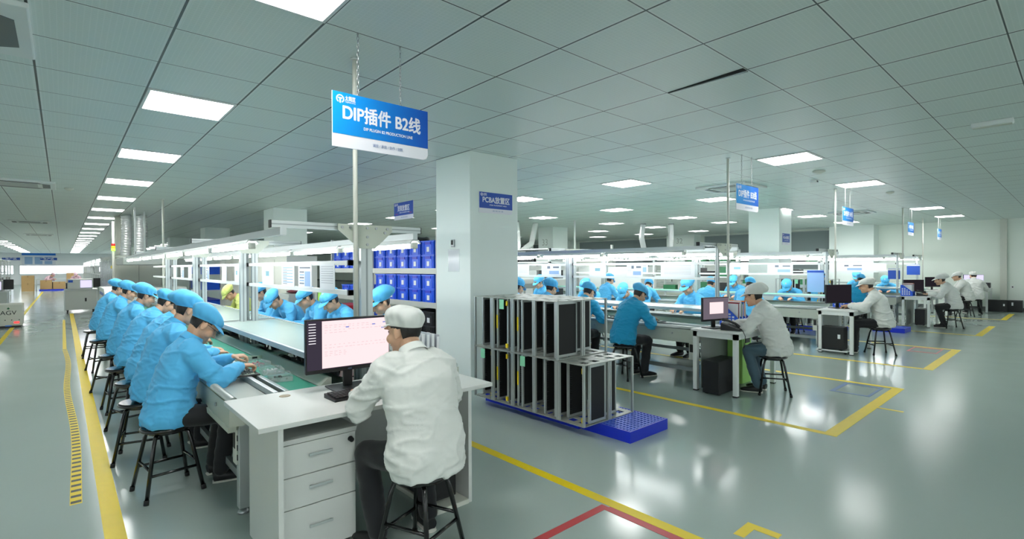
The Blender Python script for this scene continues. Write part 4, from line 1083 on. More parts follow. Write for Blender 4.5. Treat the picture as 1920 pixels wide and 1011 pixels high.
t = thing('printer', 'low black printer on the desk against the right wall', 'printer', (22.42, 2.02, .752)); MB().box(-.16, .16, -.05, .25, 0, .17, bev=.012).build('body', BLACK, t); MB().box(-.165, -.16, .0, .2, .05, .08).build('paper_slot', GREYD, t)
# ------------------------------------------------------------------ magazine racks on pallets
RACKM = mat('rack_aluminium', (186, 192, 190), .38, .5)
RACKP = mat('rack_galvanised_plate', (168, 172, 166), .42, .4)
def rack_proto(v):
    t = thing('magazine_rack', '', 'magazine rack')
    X, Y, H = .365, .312, .545
    pl = MB(); B_ = .012
    def plate(z):
        h = [(.07, .15, .05, .13), (.07, .15, .18, .26), (.21, .29, .05, .13), (.21, .29, .18, .26)]
        xs = [0, .07, .15, .21, .29, X]; ys = [0, .05, .13, .18, .26, Y]
        for i in range(5):
            for j in range(5):
                if i in (1, 3) and j in (1, 3): continue
                pl.box(xs[i], xs[i + 1], ys[j], ys[j + 1], z, z + B_ * .5)
    plate(0); pl.build('end_plate', RACKP, t); pl = MB(); plate(H - B_ * .5); pl.build('end_plate', RACKP, t)
    for x in (0, X - .02):
        for y in (0, Y - .02):
            g = MB(); g.box(x, x + .02, y, y + .02, .006, H - .006); g.build('post', RACKM, t)
    spots = {0: (.20, .06), 1: (.265, .10), 2: (.26, .20), 3: (.285, .03)}[v]
    for k, y in enumerate(spots):
        s = -1 if k == 0 else 1; y_in = y + s * .012
        xa, xb = ((.05, .315), (.05, .19), (.05, .315), (.12, .31))[v]
        w = MB(); w.box(xa, xb, y - .008, y + .008, .02, H - .02)
        wl = w.build('guide_wall', BLACKR, t)
        fr = MB()
        for x in (xa - .018, xb): fr.box(x, x + .018, y - .011, y + .011, .012, H - .012)
        fr.box(xa, xb, y - .011, y + .011, .012, .035).box(xa, xb, y - .011, y + .011, H - .035, H - .012)
        fr.build('guide_frame', RACKM, wl)
        cb = MB()
        for x in (xa + .005, xb - .025):
            for j in range(22): cb.box(x, x + .02, min(y, y + s * .022), max(y, y + s * .022), .04 + j * .0215, .048 + j * .0215)
        cb.build('comb', BLACKR, wl)
    if v in (1, 3):
        kb = MB(); kb.box(.012, .03, spots[1] - .014, spots[1] + .014, .03, .075, bev=.004).box(.012, .03, spots[1] - .010, spots[1] + .010, H - .08, H - .03, bev=.004); kb.build('adjuster_knob', YELLOW, t)
    if v in (1, 2):
        k = MB(); k.box(.0295, .0305, spots[0] - .010, spots[0] + .010, .22, .36); k.build('warning_label', YELLOW, t)
    return t
RK = {v: rack_proto(v) for v in range(4)}; used = set()
def rack(v, x, y, z, lab, tagged=False):
    if v in used: o = copy_tree(RK[v], None, (x, y, z), 0, lab, 'magazine racks')
    else:
        used.add(v); o = RK[v]; o.location = (x, y, z); o['label'] = lab; o['group'] = 'magazine racks'
    if tagged: MB().box(-.004, -.001, .12, .19, .43, .53).build('paper_tag', GREEN_TAPE, o)
    return o
for k in range(5):
    y = 2.89 + k * .316
    rack((3, 0, 2, 1, 3)[k], 3.40, y, .102, 'open magazine rack, lower tier, %s from the empty end of the pallet, aisle side' % ORD[k], k in (2, 4))
    if k < 5: rack((1, 2, 0, 3, 1)[k], 3.772, y, .102, 'open magazine rack, lower tier back row, %s from the empty end of the pallet' % ORD[k])
for k in range(4):
    y = 3.206 + k * .316
    rack((0, 2, 1, 0)[k], 3.40, y, .649, 'open magazine rack, upper tier, %s from the pallet end, aisle side' % ORD[k], k == 2)
    rack((2, 3, 1, 2)[k], 3.772, y, .649, 'open magazine rack, upper tier back row, %s from the pallet end' % ORD[k])
def pallet(x0, x1, y0, y1, lab):
    t = thing('plastic_pallet', lab, 'pallet', (x0, y0, 0), 0, 'blue pallets'); w, d = x1 - x0, y1 - y0
    m = MB(); m.box(0, w, 0, .02, .0, .098).box(0, w, d - .02, d, .0, .098).box(0, .02, .02, d - .02, .0, .098).box(w - .02, w, .02, d - .02, .0, .098); m.build('rim', BLUED, t)
    g = MB(); nx = int(w / .05); ny = int(d / .034)
    for i in range(1, nx): g.box(w * i / nx - .009, w * i / nx + .009, .02, d - .02, .085, .100)
    for j in range(1, ny): g.box(.02, w - .02, d * j / ny - .007, d * j / ny + .007, .083, .0985)
    g.build('deck_grid', mat('pallet_deck_plastic', (66, 100, 214), .4), t)
    MB().box(.02, w - .02, .02, d - .02, .01, .03).build('underside', mat('pallet_dark', (10, 16, 60), .6), t)
pallet(3.615, 4.20, 2.56, 3.10, 'blue plastic grid pallet with its empty end showing before the racks')
pallet(3.585, 4.15, 3.115, 4.50, 'long dark blue pallet under the magazine racks beside the pillar')
# ------------------------------------------------------------------ shelf with blue bins behind the pillar
SHM = mat('shelf_cream_steel', (206, 208, 200), .45)
t = thing('storage_shelf', 'cream steel shelf rack holding blue bins behind the near pillar', 'shelf', (3.92, 0, 0))
for y in (5.98, 8.02, 8.10, 9.7):
    for x in (0, .5):
        g = MB(); g.box(x, x + .05, y, y + .05, 0, 2.05); g.build('post', SHM, t)
for a, b in ((6.03, 8.02), (8.15, 9.7)):
    for z in (.45, .98, 1.47):
        MB().box(.0, .03, a, b, z - .05, z + .03).box(.52, .55, a, b, z - .05, z + .03).build('beam', SHM, t)
        MB().box(.03, .52, a, b, z + .0, z + .015).build('shelf_board', SHM, t)
def bin_proto(m, lm):
    t = thing('storage_bin', '', 'bin')
    w, d, h = .345, .46, .205
    b = MB(); A = [(0, -w / 2 + .012), (0, w / 2 - .012)]
    b.box(.006, d, -w / 2 + .01, w / 2 - .01, 0, .008)
    b.box(.0, .008, -w / 2 + .008, w / 2 - .008, 0, h).box(d - .008, d, -w / 2 + .008, w / 2 - .008, 0, h).box(0, d, -w / 2 + .008, -w / 2 + .016, 0, h).box(0, d, w / 2 - .016, w / 2 - .008, 0, h)
    for y in (-.14, -.10, .10, .14): b.box(-.008, .0, y - .006, y + .006, .01, h - .02)
    b.build('body', m, t)
    MB().box(-.012, d + .004, -w / 2, -w / 2 + .018, h - .018, h).box(-.012, d + .004, w / 2 - .018, w / 2, h - .018, h).box(-.012, .008, -w / 2, w / 2, h - .018, h).box(d - .008, d + .004, -w / 2, w / 2, h - .018, h).build('rim', m, t)
    MB().box(-.010, .0, -.07, .07, h - .055, h - .018).build('hand_grip', lm, t)
    MB().box(-.006, -.0005, -.032, .032, .045, .115).build('bin_label', PAPER, t)
    return t
BINB = bin_proto(BLUEP, BLUED); BINK = bin_proto(mat('black_bin_plastic', (34, 36, 38), .4), BLACKR); bu = set()
def bin_(proto, y, z, lab):
    if proto.name in bu: return copy_tree(proto, None, (3.93, y, z), 0, lab, 'bins on the steel shelf')
    bu.add(proto.name); proto.location = (3.93, y, z); proto['label'] = lab; proto['group'] = 'bins on the steel shelf'
for zi, (z, nm) in enumerate(((1.485, 'top shelf'), (.995, 'middle shelf'))):
    for lay in (0, 1):
        for k in range(5): bin_(BINB, 6.24 + k * .365, z + lay * .207, 'blue plastic bin, %s layer of the %s, %s from the pillar' % (('lower', 'upper')[lay], nm, ORD[k]))
for k in range(4):
    bin_(BINB, 8.34 + k * .365, 1.485, 'blue bin, lower layer of the far bay top shelf, %s from the near post' % ORD[k])
    bin_(BINB, 8.34 + k * .365, 1.692, 'blue bin, upper layer of the far bay top shelf, %s from the near post' % ORD[k])
    if k < 3: bin_(BINB, 8.34 + k * .365, .995, 'blue plastic bin on the middle shelf of the far bay, %s from the near post' % ORD[k])
    bin_(BINB, 8.34 + k * .365, .465, 'blue plastic bin on the bottom shelf of the far bay, %s from the near post' % ORD[k])
for k in range(3): bin_(BINK, 6.24 + k * .365, .465, 'black plastic bin on the bottom shelf, %s from the pillar' % ORD[k]); 
for k in range(2): bin_(BINK, 6.24 + k * .365, .672, 'black plastic bin on top of another, %s from the pillar' % ORD[k])
t = thing('plastic_wrap', 'dark crumpled plastic film on top of the upper blue bins', 'film', (4.05, 6.75, 1.9)); g = MB(); rnd = random.Random(2)
g.ell((0, 0, .03), (.16, .28, .04), None, 18, 10)
for v in g.bm.verts: v.co += Vector((0, 0, .03 * noise.noise(v.co * 14)))
g.build('film', BLACK, t)
# ------------------------------------------------------------------ trays and parts on the benches
PCBG = mat('pcb_green', (40, 110, 70), .4)
CLEARP = mat('clear_plastic', (225, 235, 235), .08, alpha=.30)
PINKP = mat('pink_parts', (220, 120, 140), .5)
def pcb_jig(x, y, rz, lab, z=.737):
    t = thing('assembly_jig', lab, 'jig', (x, y, z), rz, 'black jigs with circuit boards')
    MB().box(-.09, .09, -.12, .12, 0, .008, bev=.002).build('jig_plate', BLACK, t)
    MB().box(-.06, .06, -.09, .09, .008, .011).build('circuit_board', mat('pale_pcb', (176, 190, 176), .4), t)
    g = MB(); rnd = random.Random(int(x * 100 + y * 10))
    for k in range(12):
        a, b = rnd.uniform(-.05, .05), rnd.uniform(-.08, .08); s = rnd.uniform(.005, .012); g.box(a - s, a + s, b - s, b + s, .011, .011 + rnd.uniform(.006, .02))
    tag(g.build('components', GREYD, t), kind='stuff')
def parts_tray(x, y, rz, lab, z=.712, content=None):
    t = thing('parts_tray', lab, 'tray', (x, y, z), rz, 'clear parts trays on the belt')
    w, d, h = .075, .11, .035
    MB().box(-w, w, -d, d, 0, .003).box(-w, -w + .003, -d, d, .003, h).box(w - .003, w, -d, d, .003, h).box(-w, w, -d, -d + .003, .003, h).box(-w, w, d - .003, d, .003, h).build('tray', CLEARP, t)
    g = MB(); rnd = random.Random(int(y * 37))
    for k in range(16):
        a, b = rnd.uniform(-w + .015, w - .015), rnd.uniform(-d + .02, d - .02); g.box(a - .006, a + .006, b - .006, b + .006, .003, .003 + rnd.uniform(.008, .016))
    tag(g.build('parts', content or GREYP, t), kind='stuff')
pcb_jig(.985, 4.10, 0, 'black jig with a circuit board under the hands of the nearest blue worker')
pcb_jig(.985, 4.95, 0, 'black jig with a circuit board before the second blue worker of the left row')
pcb_jig(.985, 5.9, 0, 'black jig before the third blue worker of the left row')
pcb_jig(6.25, 4.0, 0, 'black jig on the near edge of the second bench line by the right blue worker')
pcb_jig(6.25, 4.8, 0, 'black jig on the second bench line by the left blue worker')
parts_tray(1.19, 4.55, 10, 'clear tray of pink parts on the green belt', content=PINKP)
parts_tray(1.20, 4.15, -8, 'clear tray with a white box on the green belt, second from the desk', content=PAPER)
parts_tray(1.17, 3.85, -12, 'clear tray with a dark rod on the green belt, nearest the desk', content=GREYD)
t = thing('belt_divider', 'cream sheet metal divider plate across the green belt', 'divider', (1.19, 4.85, .712)); MB().prism([(-.17, 0), (.12, 0), (.12, .035), (-.17, .05)], 'xz', -.05, -.045).box(-.17, .12, -.05, .05, 0, .004).build('plate', BENCH, t); MB().box(.04, .08, -.053, -.05, .012, .03).build('slot', BLACK, t)
for y, lab in ((4.02, 'nearer'), (4.42, 'farther')):
    t = thing('tape_strip', 'light blue tape line across the green belt, the %s one' % lab, 'tape', (1.1925, y, .7122)); MB().box(-.095, .095, -.006, .006, 0, .0006).build('strip', mat('light_blue_tape', (110, 190, 220), .5), t)
for x, y, lab in ((1.60, 5.3, 'grey motor unit under the shelf, nearest the monitor'), (1.58, 6.0, 'grey motor unit under the shelf by the second upright'), (1.6, 7.7, 'grey motor unit under the shelf, farther back')):
    t = thing('drive_motor', lab, 'motor', (x, y, .575), 0, 'drive motors under the shelf'); MB().box(-.06, .06, -.09, .09, 0, .10, bev=.01).build('gearbox', BENCH, t); g = MB(); g.cyl((.0, -.24, .06), (.0, -.09, .06), .04, n=14); g.build('motor', BLACK, t)
# ------------------------------------------------------------------ machines along the left aisle
MACH = mat('machine_cream', (222, 224, 215), .45); MACHG = mat('machine_grey', (182, 188, 184), .45)
STRIPC = mat('strip_curtain', (210, 218, 220), .2, alpha=.55)
t = thing('wave_solder_machine', 'tall cream machine housing at the far end of the left bench line', 'machine', (0, 0, 0))
MB().box(1.0, 2.35, 17.0, 22.6, .05, 1.80, bev=.01).build('housing', MACH, t)
MB().box(.99, 2.36, 16.98, 22.62, 1.80, 1.86).build('top_cover', MACHG, t)
g = MB()
for x in (1.55, 2.05): g.box(x - .003, x + .003, 16.993, 17.0, .1, 1.78)
g.build('panel_seam', GREYD, t)
g = MB()
for k in range(8): g.box(.985, .992, 17.1 + k * .68, 17.7 + k * .68, .3, 1.72)
g.build('strip_curtain', STRIPC, t)
g = MB()
for k in range(9): g.box(.975, .995, 17.02 + k * .68, 17.06 + k * .68, .1, 1.78)
g.build('frame_post', ALU, t)
MB().box(1.0, 2.3, 17.02, 22.5, 0, .05).build('plinth', GREYD, t)
MB().cyl((.985, 16.97, 1.55), (.96, 16.96, 1.55), .04, n=12).build('emergency_stop', YELLOW, t)
t = thing('signal_tower', 'white pole with red, amber and green signal lights by the left aisle', 'signal light', (1.0, 16.9, 0))
MB().cyl((0, 0, 0), (0, 0, 2.75), .03, n=12).build('pole', IVORY, t)
for z, c, e, nm in ((2.02, (200, 30, 30), .4, 'red_lamp'), (1.955, (240, 190, 30), .6, 'amber_lamp'), (1.89, (150, 255, 60), 2.2, 'green_lamp')):
    MB().cyl((0, 0, z + .09), (0, 0, z + .15), .042, n=14).build(nm, mat('signal_' + nm, c, .3, emit=c, estr=e), t)
FOIL = mat('foil_duct', (226, 229, 230), .34, .45, bump=.5, bscale=9, stretch=(1, 1, 6))
for x, y, r, m_, lab in ((1.22, 18.2, .12, IVORY, 'plain cream ventilation pipe rising to the ceiling over the far machine'), (1.32, 17.6, .12, FOIL, 'silver foil duct rising to the ceiling, the left one of two'), (1.62, 17.4, .15, FOIL, 'silver foil duct rising to the ceiling, the right taller one')):
    t = thing('ventilation_duct', lab, 'duct', (x, y, 0), 0, 'ducts over the far machine'); pts = []; rad = []
    z = 1.86
    while z < CZ - .005:
        w = r * (1 + (.06 * math.sin(z * 90) if m_ is FOIL else 0)); pts.append((.02 * math.sin(z * 3), 0, z)); rad.append((w, w)); z += .018 if m_ is FOIL else .2
    pts.append((0, 0, CZ - .002)); rad.append((r, r)); MB().loft(pts, rad, 20).build('pipe', m_, t)
    MB().cyl((0, 0, 1.78), (0, 0, 1.88), r * 1.12, n=20).build('collar', STEEL, t)
t = thing('exhaust_hood', 'pale duct box bridging the line end and the far machine', 'duct', (0, 0, 0)); MB().box(1.05, 1.9, 14.9, 16.9, 1.60, 1.78, bev=.02).build('hood', MACHG, t)
MB().box(1.3, 1.34, 15.25, 15.29, 1.78, CZ).build('hanger', ALU, t); MB().box(1.6, 1.64, 16.4, 16.44, 1.78, CZ).build('hanger', ALU, t)
t = thing('loader_machine', 'low white machine with a blue stripe at the end of the blue worker row', 'machine', (0, 0, 0))
MB().prism([(14.5, .05), (16.8, .05), (16.8, 1.05), (14.8, 1.05), (14.5, .9)], 'yz', .70, 2.3).build('body', WHITE, t)
MB().box(.695, .70, 15.0, 16.4, .88, .95).build('blue_stripe', SIGND, t); MB().box(.72, 2.28, 14.55, 16.7, 0, .05).build('plinth', GREYD, t)
def cart_machine(x0, y0, w, d, lab):
    t = thing('test_machine', lab, 'machine', (x0, y0, 0), 0, 'machines on casters by the left aisle')
    MB().box(0, w, 0, d, .10, .78, bev=.008).build('lower_cabinet', MACHG, t)
    MB().box(.06, w - .1, .02, d - .1, .80, 1.15, bev=.01).build('upper_cabinet', MACHG, t)
    MB().box(-.02, w + .04, -.02, d, .78, .80).build('worktop', ALU, t)
    MB().box(w * .48, w * .85, .012, .02, .86, 1.11).build('screen', SCR_V, t)
    MB().box(.08, .2, .012, .02, 1.04, 1.12).build('blue_sign', SIGND, t)
    MB().box(w - .08, w + .16, .05, .12, .86, 1.18, bev=.01).build('side_monitor', BLACK, t)
    MB().box(w * .62, w * .68, -.006, 0, .38, .5).build('latch', BLACK, t)
    for k, x in enumerate((.06, w - .06)):
        for y in (.06, d - .06):
            g = MB(); g.cyl((x - .02, y, .05), (x + .02, y, .05), .05, n=12).box(x - .03, x + .03, y - .02, y + .02, .07, .10); g.build('caster', BLACK, t)
    for x in (-.04, w): MB().box(x, x + .04, 0, .04, .05, .8).build('corner_post', ALU, t)
    return t
cart_machine(.06, 22.9, .82, 1.1, 'grey machine cabinet on casters with a small screen, right of the aisle')
cart_machine(-2.15, 22.6, .82, 1.1, 'grey machine cabinet at the left picture edge behind the transport robot')
t = thing('transport_robot', 'cream transport robot lettered AGV at the left edge of the aisle', 'robot', (-1.05, 18.3, 0))
MB().box(-.26, .26, 0, .8, .05, .60, bev=.015).build('body', IVORY, t)
MB().box(-.23, .23, .02, .78, 0, .05).build('chassis', BLACK, t)
text('AGV', .15, BLACK, t, 0, .38, -.004, .0)
g = MB(); g.prism([(-.03, .49), (.0, .47), (.03, .49), (.0, .53)], 'xz', -.003, 0); g.build('emblem', PCBG, t)
MB().box(.10, .20, -.006, 0, .11, .155).build('red_light', mat('signal_red', (230, 40, 40), .3, emit=(240, 50, 50), estr=1.5), t)
MB().box(-.06, .06, -.01, .02, .04, .065).build('blue_sensor', mat('blue_sensor', (60, 130, 230), .3), t)
g = MB()
for x in (-.2, -.06, .06, .2): g.cyl((x, -.004, .20), (x, 0, .20), .012, n=10)
g.build('sensor', BLACK, t)
# far bench racks on the left
for k in range(4):
    y = 25 + k * 4.2
    t = thing('bench_rack', 'white bench rack with shelves left of the far aisle, %s from the camera' % ORD[k], 'rack', (-3.3, y, 0), 0, 'white bench racks on the left')
    for yy in (0, 1.9, 3.8):
        for xx in (0, 1.0):
            g = MB(); g.box(xx, xx + .05, yy, yy + .05, 0, 2.0); g.build('post', WHITE, t)
    for z in (.74, 1.3, 1.6, 1.95): MB().box(0, 1.05, 0, 3.85, z, z + .035).build('shelf_board', WHITE, t)
    MB().box(.9, 1.03, .3, 3.4, .78, 1.05).build('equipment', BLACK, t)
# right of the far aisle
for k in range(5):
    y = 25.5 + k * 4.4
    t = thing('bench_rack', 'white bench rack with lamps right of the far aisle, %s from the camera' % ORD[k], 'rack', (1.1, y, 0), 0, 'white bench racks on the right')
    for yy in (0, 2.0, 3.9):
        for xx in (0, 1.0):
            g = MB(); g.box(xx, xx + .05, yy, yy + .05, 0, 1.95); g.build('post', WHITE, t)
    for z in (.74, 1.25, 1.6, 1.9): MB().box(0, 1.05, 0, 3.95, z, z + .035).build('shelf_board', WHITE, t)
    MB().box(.1, .16, .2, 3.6, 1.82, 1.85).build('lamp_strip', TUBE, t)
# cardboard boxes on a blue pallet at the hall end
CARD = mat('cardboard', (176, 144, 98), .75, var=.05, vscale=4)
def carton(x, y, z, w, d, h, lab):
    t = thing('cardboard_box', lab, 'box', (x, y, z), 0, 'cardboard boxes at the hall end'); MB().box(0, w, 0, d, 0, h, bev=.008).build('carton', CARD, t); MB().box(w / 2 - .03, w / 2 + .03, -.002, d + .002, h - .12, h + .002).build('tape', mat('packing_tape', (150, 118, 76), .4), t)
carton(-2.05, 46.6, 0, .62, .6, .55, 'brown box on the floor left of the far blue pallet, lower one')
carton(-2.05, 46.6, .551, .62, .6, .5, 'brown box on the floor left of the far blue pallet, upper one')
carton(-1.15, 47.0, .101, .6, .6, .62, 'brown box at the left on the far blue pallet')
carton(-.5, 47.0, .101, .65, .6, .5, 'pale brown box in the middle of the far blue pallet')
carton(.2, 47.1, .5, .6, .6, .7, 'brown box standing on a dark crate at the right of the far pallet')
t = thing('plastic_crate', 'dark crate on the right of the far blue pallet', 'crate', (.16, 47.05, .101)); MB().box(0, .68, 0, .68, 0, .36, bev=.01).build('crate', BLACK, t); MB().box(-.01, .69, -.01, .69, .36, .398).build('rim', BLACKR, t)
pallet(-1.2, .95, 46.9, 48.0, 'blue pallet carrying boxes at the far end of the aisle')
t = thing('packing_table', 'far packing table beneath the end windows', 'table', (-1.5, 49.5, 0)); MB().box(0, 4.2, 0, .9, .72, .76).build('table_top', WHITE, t)
for x in (.05, 4.1):
    for y in (.05, .8): MB().box(x, x + .05, y, y + .05, 0, .72).build('leg', ALU, t)
# ------------------------------------------------------------------ background equipment
def cabinet(x0, y0, w, d, h, lab, m_=None, face='-x', group=None, doors=2, cat='cabinet', name='equipment_cabinet'):
    t = thing(name, lab, cat, (x0, y0, 0), 0, group); m_ = m_ or MACH
    MB().box(0, w, 0, d, .05, h, bev=.008).build('body', m_, t); MB().box(.02, w - .02, .02, d - .02, 0, .05).build('plinth', GREYD, t)
    for k in range(doors):
        a = d * k / doors + .02; b = d * (k + 1) / doors - .02
        dr = MB().box(-.006, 0, a, b, .12, h - .06).build('door', m_, t); MB().box(-.018, -.006, b - .06, b - .03, h * .55, h * .62).build('handle', BLACK, dr)
    return t
cabinet(3.3, 10.4, .6, 2.2, 1.75, 'tall cream cabinet behind the blue workers facing the aisle, left one', doors=3)
cabinet(3.3, 14.05, .6, 2.0, 1.75, 'tall cream cabinet farther back behind the yellow capped worker', doors=3)
cabinet(2.95, 9.2, .45, .5, 1.05, 'low pale cabinet with a red cushion on top beside the yellow capped worker', MACHG, doors=1)
t = thing('cushion', 'dark red cushion lying on the low pale cabinet', 'cushion', (3.15, 9.45, 1.05)); MB().ell((0, 0, .035), (.15, .16, .035), None, 18, 10).build('cushion', mat('dark_red_cloth', (110, 34, 48), .8), t); g = MB(); g.tube([(.15 * math.cos(a), .16 * math.sin(a), .035) for a in [2 * math.pi * k / 20 for k in range(21)]], .004, 6); g.build('piping', BLACK, t)
t = thing('tool_box', 'red box with white print behind the blue workers', 'box', (3.25, 7.95, 0)); MB().box(0, .42, -.32, .3, 0, .92, bev=.008).build('case', mat('red_box', (176, 26, 44), .5), t)
text('火火火', .09, PAPER, t, -.006, .80, 0, .02, rot=(0, 0, R(-90)))
t = thing('notice_card', 'lime green card standing behind the bowed blue worker', 'card', (3.28, 8.55, .92)); MB().box(-.004, .004, -.16, .16, 0, .22).build('card', mat('lime_card', (176, 236, 96), .6), t); MB().box(-.02, .06, -.17, .17, -.05, 0).build('stand', MACHG, t)
MB().box(-.02, .06, -.17, .17, -.92, -.05).build('pedestal', MACHG, t)
# white rack shelves with blue crates, far left behind the line
t = thing('storage_shelf', 'white shelf with blue crates far behind the left bench line', 'shelf', (3.0, 16.6, 0))
for yy in (0, 2.2):
    for xx in (0, .5): MB().box(xx, xx + .05, yy, yy + .05, 0, 1.8).build('post', WHITE, t)
for z in (.3, .85, 1.3): MB().box(0, .55, 0, 2.25, z, z + .03).build('shelf_board', WHITE, t)
for z, zn in ((.331, 'bottom'), (.881, 'middle'), (1.331, 'top')):
    for k in range(4):
        t = thing('crate', 'blue crate on the %s board of the far white shelf, %s from the aisle end' % (zn, ORD[k]), 'crate', (3.02, 16.9 + k * .52, z), 0, 'crates on the far white shelf')
        MB().box(0, .45, -.22, .22, 0, .26).build('body', BLUEP, t); MB().box(-.012, .46, -.235, .235, .235, .262).build('rim', BLUED, t)
# second, third ... lines: racks of equipment between them
def equipment_rack(x, y, d, lab, seed, group='equipment racks behind the benches'):
    t = thing('equipment_rack', lab, 'rack', (x, y, 0), 0, group); rnd = random.Random(seed)
    for yy in (0, d - .05):
        for xx in (0, .6): MB().box(xx, xx + .05, yy, yy + .05, 0, 1.95).build('post', WHITE, t)
    for z in (.35, .8, 1.2, 1.6, 1.92): MB().box(0, .65, 0, d, z, z + .03).build('shelf_board', WHITE, t)
    yy = .08
    g = MB(); g2 = MB(); g3 = MB()
    for z in (.38, .83, 1.23, 1.63):
        yy = .08
        while yy < d - .5:
            w = rnd.uniform(.25, .6); h = rnd.uniform(.14, .26)
            (rnd.choice((g, g2, g3))).box(.05, .55, yy, yy + w, z, z + h); yy += w + .08
    g.build('green_boards', PCBG, t); g2.build('dark_units', BLACK, t); g3.build('pale_units', MACHG, t)
    return t
equipment_rack(8.55, 8.3, 3.0, 'white equipment rack with green boards behind the second bench line', 1)
equipment_rack(8.55, 11.6, 2.6, 'white equipment rack farther along behind the second bench line', 2)
cabinet(8.5, 5.9, .7, 2.2, 1.35, 'white machine with two doors between the second and third bench lines', WHITE) if False else None
cabinet(12.7, 8.6, .8, 2.4, 1.5, 'white machine cabinet behind the third bench line', WHITE, doors=2)
cabinet(12.7, 11.3, .8, 2.4, 1.55, 'second white machine cabinet behind the third bench line, farther', WHITE, doors=2)
equipment_rack(13.0, 6.1, 2.3, 'equipment rack with green boards left of the far pillar', 3)
equipment_rack(18.2, 5.6, 3.0, 'equipment rack with dark units behind the fourth bench line', 4)
cabinet(18.3, 9.0, .8, 3.0, 1.6, 'pale machine cabinet behind the fourth bench line', MACHG, doors=3)
cabinet(8.6, 15.5, 1.2, 3.5, 1.7, 'cream machine block far behind the second bench line', MACH, doors=3)
cabinet(12.5, 15.5, 1.2, 4.5, 1.7, 'cream machine block far behind the third bench line', MACH, doors=4)
cabinet(17.5, 14.0, 1.2, 4.5, 1.8, 'cream machine block far behind the fourth bench line', MACH, doors=4)
# magazine racks between third and fourth lines
RK2 = 0
for k in range(4):
    for zz in (0.102, .649):
        rack((1, 3, 2, 0)[k], 13.0, 3.7 + k * .32, zz, 'magazine rack between the third and fourth bench lines, %s of the %s tier' % (ORD[k], 'lower' if zz < .5 else 'upper'), zz > .5 and k % 2 == 0)
pallet(12.98, 13.6, 3.6, 5.0, 'blue pallet under the racks between the third and fourth bench lines')
pallet(13.9, 14.5, 2.6, 3.2, 'empty blue pallet on the floor near the fourth bench line')
# flexible ducts and thin posts over the far benches
for i, (pts, r, m_, lab) in enumerate((
        ([(11.0, 12.2, CZ), (11.05, 12.2, 2.6), (10.9, 12.0, 2.2), (10.75, 11.9, 1.8)], .10, WHITE, 'white flexible hose hanging from the ceiling, straight one'),
        ([(10.75, 11.9, 1.8), (11.4, 12.3, 2.05), (11.9, 12.4, 2.3), (12.1, 12.4, CZ)], .09, WHITE, 'white flexible hose bent in an elbow'),
        ([(15.2, 10.2, CZ), (15.1, 10.2, 2.5), (15.25, 10.2, 2.1), (15.4, 10.2, 1.75)], .09, FOIL, 'silver flexible hose behind the lamp rail, left one'),
        ([(16.0, 9.6, CZ), (16.0, 9.6, 2.4), (15.95, 9.6, 2.0), (15.9, 9.6, 1.6)], .09, FOIL, 'silver flexible hose behind the lamp rail, right one'))):
    t = thing('flexible_hose', lab, 'hose', (0, 0, 0), 0, 'flexible hoses')
    P = [Vector(p) for p in pts]; C_ = []
    for a in range(len(P) - 1):
        for q in range(10): C_.append(P[a].lerp(P[a + 1], q / 10))
    C_.append(P[-1]); g = MB(); g.loft(C_, [(r * (1 + .05 * (k % 2)),) * 2 for k in range(len(C_))], 14); g.build('hose', m_, t)
    g = MB(); g.cyl(P[0], P[0] - Vector((0, 0, .05)), r * 1.15, n=14); g.build('collar', STEEL, t)
for x, y, lab in ((8.3, 12.3, 'thin white post to the ceiling, left of the flexible hoses'), (12.4, 10.9, 'thin white post to the ceiling, between the hoses'), (9.6, 14.0, 'thin white post to the ceiling beside the numbered pillar')):
    t = thing('service_post', lab, 'post', (x, y, 0), 0, 'service posts'); MB().cyl((0, 0, 0), (0, 0, CZ - .002), .03, n=10).build('pipe', WHITE, t); MB().cyl((0, 0, CZ - .02), (0, 0, CZ - .002), .06, n=12).build('flange', WHITE, t)
t = thing('wall_socket', 'small socket with plug on the right wall', 'socket', (23.0, 1.5, .78)); MB().box(-.015, 0, -.05, .05, -.04, .04).build('plate', WHITE, t); MB().box(-.03, -.015, -.02, .01, -.02, .02).build('plug', BLACK, t)
for k, (x, y) in enumerate(((14.9, 15.5), (17.5, 13.3))):
    t = thing('antenna_box', 'small white access point on a stick above the far machines, %s' % ('left one', 'right one')[k], 'access point', (x, y, 0), 0, 'access points on sticks'); MB().box(-.06, .06, -.03, .03, 2.2, 2.42, bev=.01).build('box', WHITE, t); MB().cyl((0, 0, 0), (0, 0, 2.2), .012, n=8).build('stick', WHITE, t)

for x, y, z, w, num, lab in ((13.774, 13.62, 2.42, .34, '33', 'grey number 33 stencilled on the far pillar right of the near one'), (22.344, 12.95, 2.70, .36, '32', 'grey number 32 stencilled on the wall pillar behind the hoses')):
    t = thing('pillar_number', lab, 'number marking', (x, y, z), -90, 'stencilled pillar numbers'); text(num, w, mat('stencil_grey', (176, 186, 180), .6), t, 0, 0, 0)
